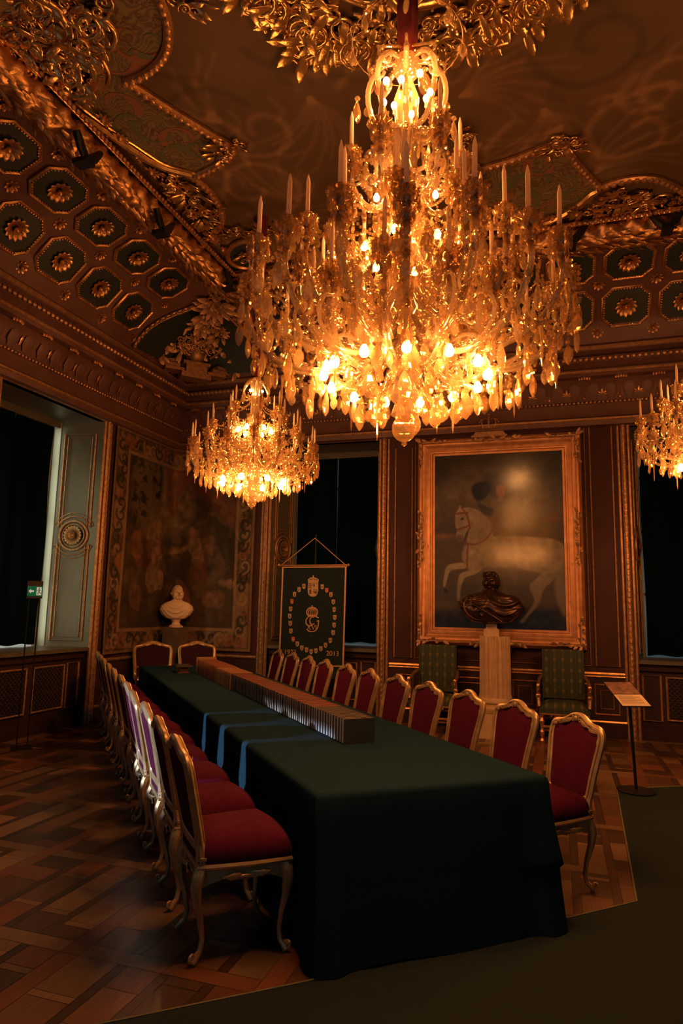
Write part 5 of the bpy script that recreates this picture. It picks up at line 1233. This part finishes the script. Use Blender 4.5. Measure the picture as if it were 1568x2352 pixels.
for k in range(9): slab(mb, .60+.035*k, .608+.035*k, .003, .001, .10, .85-.2*((k*7) % 3 == 0))
mb.build('text_line', M['dark'], tx, smooth=False)
# ---------------- green exit sign on two posts before the window
ec = at_x(80, 1358, -5.72); es = empty('exit_sign', (ec.x, ec.y, 0), math.atan2(-ec.x, ec.y)*1.0, label='green running-man exit sign with white arrow on a dark stand', cat='sign')
cz = ec.z; W2s, H2s = .098, .072
GR = mat('exit_green', (.0, .30, .15), .4); WH = mat('exit_white', (.85, .9, .85), .4)
for nm_, c_, s_ in (('exit_green', (.0, .30, .15), .10), ('exit_white', (.85, .95, .85), .28)):
    m_ = bpy.data.materials[nm_].node_tree.nodes['Principled BSDF']; m_.inputs['Emission Color'].default_value = (*c_, 1); m_.inputs['Emission Strength'].default_value = s_
Xs = Matrix(((1, 0, 0, 0), (0, 0, 1, 0), (0, 1, 0, cz), (0, 0, 0, 1)))
mb = MB(); mb.bbox((-W2s-.005, .004, cz-H2s-.03), (W2s+.005, .02, cz+H2s+.075)); mb.build('backing_board', M['dark'], es, smooth=False)
for x in (-.055, .055): mb = MB(); mb.tube([(x, .022, .0), (x, .022, cz)], .008, 8); mb.bbox((x-.05, -.1, 0), (x+.05, .14, .012)); mb.build('post', M['black'], es)
mb = MB(); mb.bbox((-W2s, -.004, cz-H2s), (W2s, .004, cz+H2s)); sp_ = mb.build('sign_face', GR, es, smooth=False)
Xf = Matrix(((1, 0, 0, 0), (0, 0, 1, -.0062), (0, 1, 0, cz), (0, 0, 0, 1)))
mb = MB(); mb.prism([(-.082, 0), (-.05, .032), (-.05, .012), (-.012, .012), (-.012, -.012), (-.05, -.012), (-.05, -.032)], 0, .002, Xf); mb.build('arrow', WH, sp_, smooth=False)
mb = MB(); mb.prism([(.022, -.055), (.086, -.055), (.086, .058), (.022, .058)], 0, .0015, Xf); dr_ = mb.build('doorway', WH, sp_, smooth=False)
mb = MB(); Xm = Xf @ Matrix.Translation((0, 0, -.0008)); mb.prism([(.056+.009*math.cos(a), .042+.009*math.sin(a)) for a in np.linspace(0, 2*PI, 13)[:-1]], 0, .002, Xm)
for P, w in (([(.054, .03), (.056, -.004)], .016), ([(.056, -.004), (.042, -.022), (.044, -.045)], .010), ([(.056, -.004), (.068, -.024), (.084, -.030)], .010), ([(.052, .026), (.036, .018), (.030, .004)], .008), ([(.058, .026), (.072, .012), (.078, .022)], .008)):
    for a, b in zip(P, P[1:]):
        a = Vector(a); b = Vector(b); t = (b-a).normalized(); q = Vector((-t.y, t.x))*w/2; mb.prism([tuple(a+q), tuple(a-q), tuple(b-q), tuple(b+q)], 0, .002, Xm)
mb.build('running_man', GR, sp_, smooth=False)
for o_ in list(es.children):
    if o_.name.startswith(('backing', 'sign_face')): o_.scale = (.8, 1, .8); o_.location.z = cz*.2
# ---------------- carpet strip for visitors
P = [at_z(x, y, .008) for x, y in [(230, 2352), (700, 2255), (1462, 2070), (1416, 1812), (1568, 1806)]]
d01 = (P[0]-P[1]).normalized(); P0 = P[1]+d01*2.2; d43 = (P[4]-P[3]).normalized(); P4 = P[3]+d43*3.2
poly = [tuple(p)[:2] for p in (P0, P[1], P[2], P[3], P4)]+[(XR-.2, 4.0), (XR-.2, -1.5), (-2.2, -1.5)]
mb = MB(); mb.prism(poly, .001, .008); cp = tag(mb.build('carpet', M['carpet'], smooth=False), 'olive green carpet laid for visitors along the near floor', 'carpet')
mb = MB(); mb.tube([P[2], P[3]], .006, 6); mb.tube([P[3], P4], .006, 6); mb.tube([P0, P[1], P[2]], .006, 6); mb.build('bound_edge', mat('carpet_binding', (.16, .14, .07), .8), cp)
# ---------------- black V-shaped fittings on the laurel moulding
for (x, y, w), lb in zip([(200, 362, 'left'), (376, 527, 'left'), (532, 655, 'left'), (1310, 553, 'back'), (1532, 516, 'back')], ['the window side wall, nearest the camera', 'the window side wall, second from the camera', 'the room corner above the carved trophy', 'the painting wall, beside the big chandelier', 'the painting wall, above its last coffers']):
    p = at_x(x, y, XW+1.96) if w == 'left' else at_y(x, y, YW-1.96)
    v = empty('spotlight_bracket', tuple(p), 0 if w == 'back' else PI/2, label=f'black V-shaped fitting by {lb}', cat='fitting', group='black fittings on the gilt moulding')
    for s in (-1, 1):
        mb = MB(); mb.tube([(0, 0, -.03), (s*.09, 0, .05), (s*.17, 0, .16)], [(.05, .03), (.052, .04), (.03, .04)], 8, up=(0, 1, 0)); mb.build('spotlight_arm', M['black'], v)
    mb = MB(); mb.bbox((-.06, -.05, -.07), (.06, .12, -.02)); mb.build('clamp', M['black'], v, smooth=False)
# ------------------------------------------------------------------ chandeliers
def drop_mesh(mb, p, L, W, n=8, rot=0, flat_=.5, bead=True):
    p = Vector(p); c, s = math.cos(rot), math.sin(rot); k_ = 1 if L > .5 else .82; L *= k_; W *= 1.18 if L < .5 else 1
    prof = [(.02, 0), (.30, -.18), (.5, -.42), (.50, -.62), (.36, -.82), (.10, -.97), (.0, -1)]
    vs = []
    for r, z in prof[:-1]:
        for k in range(n): a = 2*PI*k/n; x, y = W*r*math.cos(a), W*r*flat_*math.sin(a); vs.append((p.x+x*c-y*s, p.y+x*s+y*c, p.z+L*z))
    vs.append((p.x, p.y, p.z-L)); t = len(vs)-1; m = len(prof)-1
    fs = [(j*n+(k+1) % n, j*n+k, (j+1)*n+k, (j+1)*n+(k+1) % n) for j in range(m-1) for k in range(n)]+[((m-1)*n+(k+1) % n, (m-1)*n+k, t) for k in range(n)]
    mb.add(vs, fs)
    if bead: mb.ball((p.x, p.y, p.z+W*.28), W*.26, 6, 4)
def icicle(mb, p, L, W): mb.lathe([(W*.15, 0), (W*.5, -L*.12), (W*.35, -L*.2), (W*.3, -L*.8), (.0005, -L)], 6, p)
def chandelier(name, label, big=True):
    """local z = world height above the lowest ball; built around the axis"""
    root = empty(name, label=label, cat='chandelier'); rnd = random.Random(17 if big else 23)
    z0 = 2.56
    g = M['crystal']; ga = M['glass_arm']
    P = lambda r, a, z: Vector((r*math.cos(a), r*math.sin(a), z-z0))
    # stem of glass balusters
    st = MB(); prof = [(2.66, .02), (2.70, .075), (2.76, .05), (2.80, .085), (2.88, .06), (2.93, .10), (2.97, .055), (3.10, .085), (3.20, .10), (3.26, .07), (3.30, .11), (3.36, .08), (3.55, .11), (3.62, .13), (3.66, .09), (3.76, .06), (3.84, .10), (3.90, .06), (4.05, .07), (4.12, .10), (4.20, .06), (4.30, .085), (4.38, .10), (4.44, .05)]
    st.lathe([(r, z-z0) for z, r in prof], 18); st.build('stem', ga, root, sharp=30)
    mb = MB(); mb.ball((0, 0, 2.62-z0), (.068, .068, .075), 14, 10); mb.lathe([(.0, -.10), (.016, -.09), (.012, -.06)], 8, (0, 0, 2.62-z0)); mb.build('cut_glass_ball', g, root, sharp=20)
    small = MB(); strings = MB(); big_list = []
    tiers = [(.87, 3.43, 18, .05, 3.05), (.60, 3.64, 12, .2, 3.25), (.52, 3.38, 10, .33, 3.02), (.42, 3.84, 8, .1, 3.5)] + ([(.32, 4.24, 6, .3, 4.02)] if big else [])
    if not big: tiers = [(.87, 3.42, 16, .05, 3.05), (.62, 3.70, 10, .2, 3.3), (.36, 3.98, 6, .1, 3.6)]
    arm_m = {}; cup_m = None; can_m = {}
    for ti, (R, z, n, ph, zh) in enumerate(tiers):
        mbA = MB(); ks = [(.08, zh+.12), (R*.30, zh-.07), (R*.58, zh-.14), (R*.88, zh-.06), (R*1.03, zh+(z-zh)*.42), (R*.99, z-.06), (R, z-.01)]
        c1 = chaikin([(r, 0, zz-z0) for r, zz in ks], 3, False); tw = .8
        mbA.tube(c1, .017 if R > .5 else .014, 7, twist=.35)
        mbA.scroll((R*.62, 0, zh+.05-z0), (1, 0, 0), (0, 0, 1), R*.15, 1.4, .011, a0=-PI*.5); mbA.scroll((R*.9, 0, zh+.06-z0), (-1, 0, 0), (0, 0, 1), R*.10, 1.2, .009, a0=-PI*.5)
        for q in c1[6::7]: mbA.ball(q, .024, 6, 4)
        arm0 = None
        for k in range(n):
            a = ph+2*PI*k/n; hj = (k % 2)*(.05 if ti < 2 else .03)
            if arm0 is None:
                arm = mbA.build('arm', ga, root, sharp=60); arm0 = arm
            else: arm = arm0.copy(); COL.objects.link(arm); arm.parent = root
            arm.rotation_euler = (0, 0, a); arm.location.z = hj
            if cup_m is None:
                cu = MB(); cu.lathe([(.012, -.05), (.02, -.03), (.045, -.012), (.062, .012), (.060, .016), (.03, .0), (.022, .02), (.024, .05), (.018, .05)], 12)
                for q in range(12): b_ = 2*PI*q/12; cu.ball((.062*math.cos(b_), .062*math.sin(b_), .014), .008, 5, 3)
                bo = cu.build('candle_cup', g, arm, sharp=40); cup_m = bo
                cd_ = MB(); cd_.lathe([(.0125, .03), (.0115, .225), (.009, .238), (.004, .262), (.001, .27)], 10); ca_ = cd_.build('candle', M['candle'], arm); can_m[0] = ca_
            else:
                bo = cup_m.copy(); COL.objects.link(bo); bo.parent = arm
                ca_ = can_m[0].copy(); COL.objects.link(ca_); ca_.parent = arm
            bo.location = (R, 0, z-z0); ca_.location = (R, 0, z-z0); ca_.rotation_euler = ((rnd.random()-.5)*.05, (rnd.random()-.5)*.05, 0)
            s_ = 1.0 if big else 1.0
            # drops under the cup
            for q in range(11):
                b_ = 2*PI*q/11+a; c = P(R, a, z+hj)+Vector((.055*math.cos(b_), .055*math.sin(b_), -.005)); drop_mesh(small, c, .07+.02*(q % 2), .026, 6, b_+PI/2)
                drop_mesh(small, c+Vector((-.02*math.cos(b_), -.02*math.sin(b_), -.07)), .06, .022, 6, b_+PI/2)
            drop_mesh(small, P(R, a, z+hj-.10), .10, .045, 8, a+PI/2)
            # drops along the arm
            for (u_, dz) in ((.35, -.10), (.55, -.165), (.75, -.13), (.92, -.09)):
                L = .09+.05*rnd.random(); drop_mesh(small, P(R*u_, a+(rnd.random()-.5)*.05, zh+hj+dz), L, .035+.015*rnd.random(), 8, rnd.random()*3)
            for q in range(8): drop_mesh(small, P(R*(.80+.22*rnd.random()), a+(rnd.random()-.5)*.5, zh+(z-zh)*(-.1+1.0*rnd.random())), .05+.03*rnd.random(), .028, 6, rnd.random()*3)
            # bead garlands between neighbouring cups and up to the stem
            a2 = ph+2*PI*(k+1)/n
            for t in np.linspace(0, 1, 12)[1:-1]:
                p = P(R, a, z).lerp(P(R, a2, z), t); strings.ball((p.x, p.y, p.z-.10*math.sin(PI*t)+.02*hj), .011, 5, 3)
            top = P(.08, a, z+.16 if ti < 2 else z+.1)
            for t in np.linspace(0, 1, 18)[1:-1]:
                p = top.lerp(P(R*.93, a, z+hj-.03), t); strings.ball((p.x, p.y, p.z-.16*math.sin(PI*t)*(R)), .010, 5, 3)
    # inner clouds of drops filling the cone above the arms
    for k in range(420 if big else 240):
        u = rnd.random(); z = 3.02+.78*u; R = (.70*(1-u)**.6+.12)*(.5+.5*rnd.random()); a = 2*PI*rnd.random()
        drop_mesh(small, P(R, a, z), .05+.04*rnd.random(), .026+.012*rnd.random(), 6, rnd.random()*3)
    # skirts of long pendants
    for (R, z, n, L, W, ic) in ((.93, 3.24, 30, .15, .05, 0), (.90, 3.12, 26, .16, .055, 0), (.80, 3.02, 26, .16, .055, 1), (.66, 2.95, 22, .17, .06, 0), (.52, 2.89, 18, .16, .06, 1), (.34, 2.83, 12, .17, .075, 0), (.18, 2.80, 8, .15, .07, 0)):
        for k in range(n):
            a = 2*PI*(k+.5*rnd.random())/n; zz = z+(rnd.random()-.5)*.06
            if ic and k % 3 == 0: icicle(small, P(R, a, zz), L*1.3, W*.38)
            else: big_list.append((P(R*(.97+.05*rnd.random()), a, zz), L*(.75+.4*rnd.random()), W*(.8+.4*rnd.random()), a+PI/2+rnd.random()))
            for t in range(3): strings.ball(tuple(P(R, a, zz+.03+.028*t)), .011, 5, 3)
    # hub ring of arms that carry the hanging bulbs
    hub0 = None; nb = 13 if big else 8
    for k in range(nb):
        if hub0 is None:
            hub = MB(); hub.tube([Vector((r, 0, z-z0)) for r, z in chaikin([(.06, 3.12), (.2, 3.02), (.36, 3.08), (.45, 3.05), (.45, 2.985)], 2, False)], .011, 6); hub0 = o = hub.build('bulb_arm', ga, root, sharp=60)
        else: o = hub0.copy(); COL.objects.link(o); o.parent = root
        o.rotation_euler = (0, 0, 2*PI*k/nb+.12)
    bulb0 = sock0 = None
    def bulb(r, a, z, s=1.0, up=False):
        nonlocal bulb0, sock0
        if bulb0 is None:
            mb = MB(); mb.lathe([(.003, -.052), (.018, -.046), (.0255, -.031), (.0245, -.016), (.015, .003), (.011, .014)], 12); bulb0 = mb.build('light_bulb', M['bulb'], root)
            mb = MB(); mb.lathe([(.0125, .010), (.0145, .045), (.011, .06)], 10); sock0 = mb.build('bulb_socket', M['brass'], bulb0); b_ = bulb0
        else:
            b_ = bulb0.copy(); COL.objects.link(b_); b_.parent = root; q = sock0.copy(); COL.objects.link(q); q.parent = b_
        b_.location = P(r, a, z); b_.scale = (s, s, s); b_.rotation_euler = (PI if up else 0, 0, 0)
    for k in range(nb): bulb(.45, 2*PI*k/nb+.12, 2.93, 1.0 if big else 1.45)
    for k in range(6): bulb(.24, 2*PI*k/6+.5, 3.68, .8 if big else 1.1)
    if big:
        for k in range(4): bulb(.17, 2*PI*k/4+.2, 4.02, .7)
    # crown on top
    if big:
        cr = MB(); gl = MB()
        for k in range(8):
            a = 2*PI*k/8+.2
            cr.tube(chaikin([P(.05, a, 4.42), P(.15, a, 4.40), P(.20, a, 4.50), P(.235, a, 4.64), P(.22, a, 4.76), P(.15, a, 4.86), P(.07, a, 4.87)], 3, False), .016, 7, twist=.3)
            cr.scroll(P(.19, a, 4.82), (math.cos(a), math.sin(a), 0), (0, 0, 1), .05, 1.3, .011, a0=PI)
            cr.tube(chaikin([P(.08, a, 4.12), P(.2, a, 4.10), P(.25, a, 4.22), P(.17, a, 4.34), P(.1, a, 4.38)], 3, False), .013, 6); cr.scroll(P(.19, a, 4.27), (math.cos(a), math.sin(a), 0), (0, 0, 1), .045, 1.3, .009)
            for q in range(3): drop_mesh(small, P(.235-.02*q, a+.12*q, 4.60-.10*q), .09, .032, 6, a)
            for q in range(2): drop_mesh(small, P(.24, a+.3*q, 4.16), .11, .035, 6, a)
            big_list.append((P(.33, a, 4.98), .13, .05, a+.4))
            if k % 2 == 0: big_list.append((P(.30, a+.35, 4.55), .17, .06, a+1.2))
            for t in range(7): p = P(.33-.03*t, a, 5.0+.035*t); strings.ball(tuple(p), .011, 5, 3)
            for t in range(12): p = P(.23*(1-t/14), a, 4.84+.01*t); strings.ball(tuple(p), .010, 5, 3)
        cr.build('crown_scrolls', ga, root, sharp=60)
        ring = MB(); ring.tube([P(.33, a, 5.0) for a in np.linspace(0, 2*PI, 33)[:-1]], .003, 6, closed=True); ring.build('canopy_ring', M['brass'], root)
        gl.ball((0, 0, 4.84-z0), (.085, .085, .085), 16, 12); gl.lathe([(.03, 4.44-z0), (.07, 4.48-z0), (.075, 4.62-z0), (.05, 4.70-z0), (.03, 4.76-z0)], 16); gl.build('glass_globe', g, root, sharp=40)
        for k in range(8): bulb(.14, 2*PI*k/8, 4.62+.05*(k % 2), .75, up=True)
    else:
        cr = MB()
        for k in range(6):
            a = 2*PI*k/6; cr.tube(chaikin([P(.06, a, 4.15), P(.18, a, 4.10), P(.22, a, 4.25), P(.12, a, 4.38), P(.04, a, 4.42)], 3, False), .014, 6)
            for q in range(2): drop_mesh(small, P(.2, a+.4*q, 4.15), .10, .035, 6, a)
        cr.build('crown_scrolls', ga, root, sharp=60)
        for k in range(3): bulb(.10, 2*PI*k/3, 4.22, .6, up=True)
    for i, (p, L, W, rot) in enumerate(big_list):
        if i < 98 or (big and i >= len(big_list)-2): pass
    shown = sorted(range(len(big_list)), key=lambda i: -big_list[i][1]*big_list[i][2])[:100]
    dm = None
    for i, (p, L, W, rot) in enumerate(big_list):
        if i in shown:
            if dm is None:
                mb = MB(); drop_mesh(mb, (0, 0, 0), 1, .36, 8, 0); me_o = mb.build('pendant_drop', g, root, smooth=False); dm = me_o; o = me_o
            else: o = dm.copy(); COL.objects.link(o); o.parent = root
            o.location = p; o.rotation_euler = (0, 0, rot); o.scale = (W*1.15/.36, W*1.15/.36, L*.85)
        else: drop_mesh(small, p, L, W, 8, rot)
    tag(small.build('small_crystals', g, root, smooth=False), kind='stuff'); tag(strings.build('bead_garlands', g, root, sharp=30), kind='stuff')
    return root
def sleeve(root, z0, z1, r, zl):
    mb = MB(); n = 14
    def fn(u, v):
        a = 2*PI*u; rr = r*(1+.10*math.sin(5*a+v*3)+.05*math.sin(v*40))*(1 if v > .06 else .55+.45*v/.06); return (rr*math.cos(a), rr*math.sin(a), z0+(z1-z0)*v-zl)
    mb.grid(fn, 20, 24, True); mb.build('chain_sleeve', M['sleeve'], root)
BC = Vector((-.775, 3.47, 2.56))
big = chandelier('chandelier', 'huge crystal chandelier hanging above the near end of the table', True); big.location = BC
sleeve(big, 4.93, ZC, .062, 2.56)
sm = chandelier('chandelier', 'smaller crystal chandelier in the room corner, in front of the tapestry and banner window', False)
SCL = .80; sm.scale = (SCL, SCL, .80); sm.location = (-3.25, 6.72, 2.74)
sleeve(sm, 2.56+1.9, 2.56+(ZC-2.74)/.8, .075, 2.56)
sm2 = dup(sm); sm2.location = (1.50, 6.75, 2.74); sm2['label'] = 'smaller crystal chandelier cut off by the frame edge, before the window beside the painting'; sm2.rotation_euler = (0, 0, .4)
# ------------------------------------------------------------------ daylight and world
def area(name, loc, rot, sx, sy, e, c):
    l = bpy.data.lights.new(name, 'AREA'); l.shape = 'RECTANGLE'; l.size = sx; l.size_y = sy; l.energy = e; l.color = c
    o = bpy.data.objects.new(name, l); COL.objects.link(o); o.location = loc; o.rotation_euler = rot; return o
# added lamp before the solid left wall: broad beam for an assumed low sun
EL = math.radians(10); dS = Vector((WV.x*math.cos(EL), WV.y*math.cos(EL), -math.sin(EL)))
hit = TP(2.32, 0, .59); t_ = (XW+.25-hit.x)/dS.x; p = hit+dS*t_
l = bpy.data.lights.new('assumed_sun_lamp', 'AREA'); l.shape = 'RECTANGLE'; l.size = 2.3; l.size_y = .56; l.energy = 7; l.color = (.60, .74, 1.0); l.spread = math.radians(2)
o = bpy.data.objects.new('assumed_sun_lamp', l); COL.objects.link(o); z_ = -dS; x_ = U.copy(); y_ = z_.cross(x_); x_ = y_.cross(z_)
o.matrix_world = Matrix(((x_.x, y_.x, z_.x, p.x), (x_.y, y_.y, z_.y, p.y), (x_.z, y_.z, z_.z, p.z), (0, 0, 0, 1)))
# sky light falling in past the edge of the first blind
y1 = W1[1]-SPL-.06
area('daylight_gap', (XW-DEP-.155, y1-.12, 2.6), (0, -PI/2, 0), 3.0, .14, 9.0, (.95, 1.0, .74))
lg = area('daylight_gap', (XW-DEP+.04, W1[0]+SPL+.02, 2.3), (0, 0, 0), 2.6, .07, 4.5, (1.0, .93, .52)); lg.data.spread = math.radians(110)  # added lamp at the unseen edge, assumed daylight raking across the far reveal
lg.rotation_euler = Vector((.25, 1, -.06)).to_track_quat('-Z', 'X').to_euler(); lg.rotation_euler = (Matrix(((0, .97, -.243), (0, -.243, -.97), (-1, 0, 0)))).to_euler()
# added fill lamps on the solid window side wall, standing in for overcast daylight
area('daylight_fill', (XW+.05, -.9, 2.5), (0, -PI/2, 0), 2.6, 1.5, 2.5, (.95, .98, .78))
area('daylight_fill', (XW+.05, 4.6, 2.6), (0, -PI/2, 0), 2.6, .8, 1.6, (.75, .9, 1.0))
w = bpy.data.worlds.new('world'); SC.world = w; w.use_nodes = True; w.node_tree.nodes['Background'].inputs['Color'].default_value = (.40, .80, 1.0, 1); w.node_tree.nodes['Background'].inputs['Strength'].default_value = .08
# ------------------------------------------------------------------ render settings
SC.view_settings.view_transform = 'Standard'; SC.view_settings.look = 'None'; SC.view_settings.exposure = 0; SC.view_settings.gamma = 1; SC.view_settings.use_curve_mapping = False
cy = SC.cycles; cy.max_bounces = 6; cy.diffuse_bounces = 3; cy.glossy_bounces = 3; cy.transmission_bounces = 3; cy.transparent_max_bounces = 10; cy.sample_clamp_indirect = 4; cy.sample_clamp_direct = 0
cy.use_adaptive_sampling = True; cy.adaptive_threshold = .025; cy.caustics_reflective = False; cy.caustics_refractive = False; cy.use_denoising = True; cy.use_light_tree = True
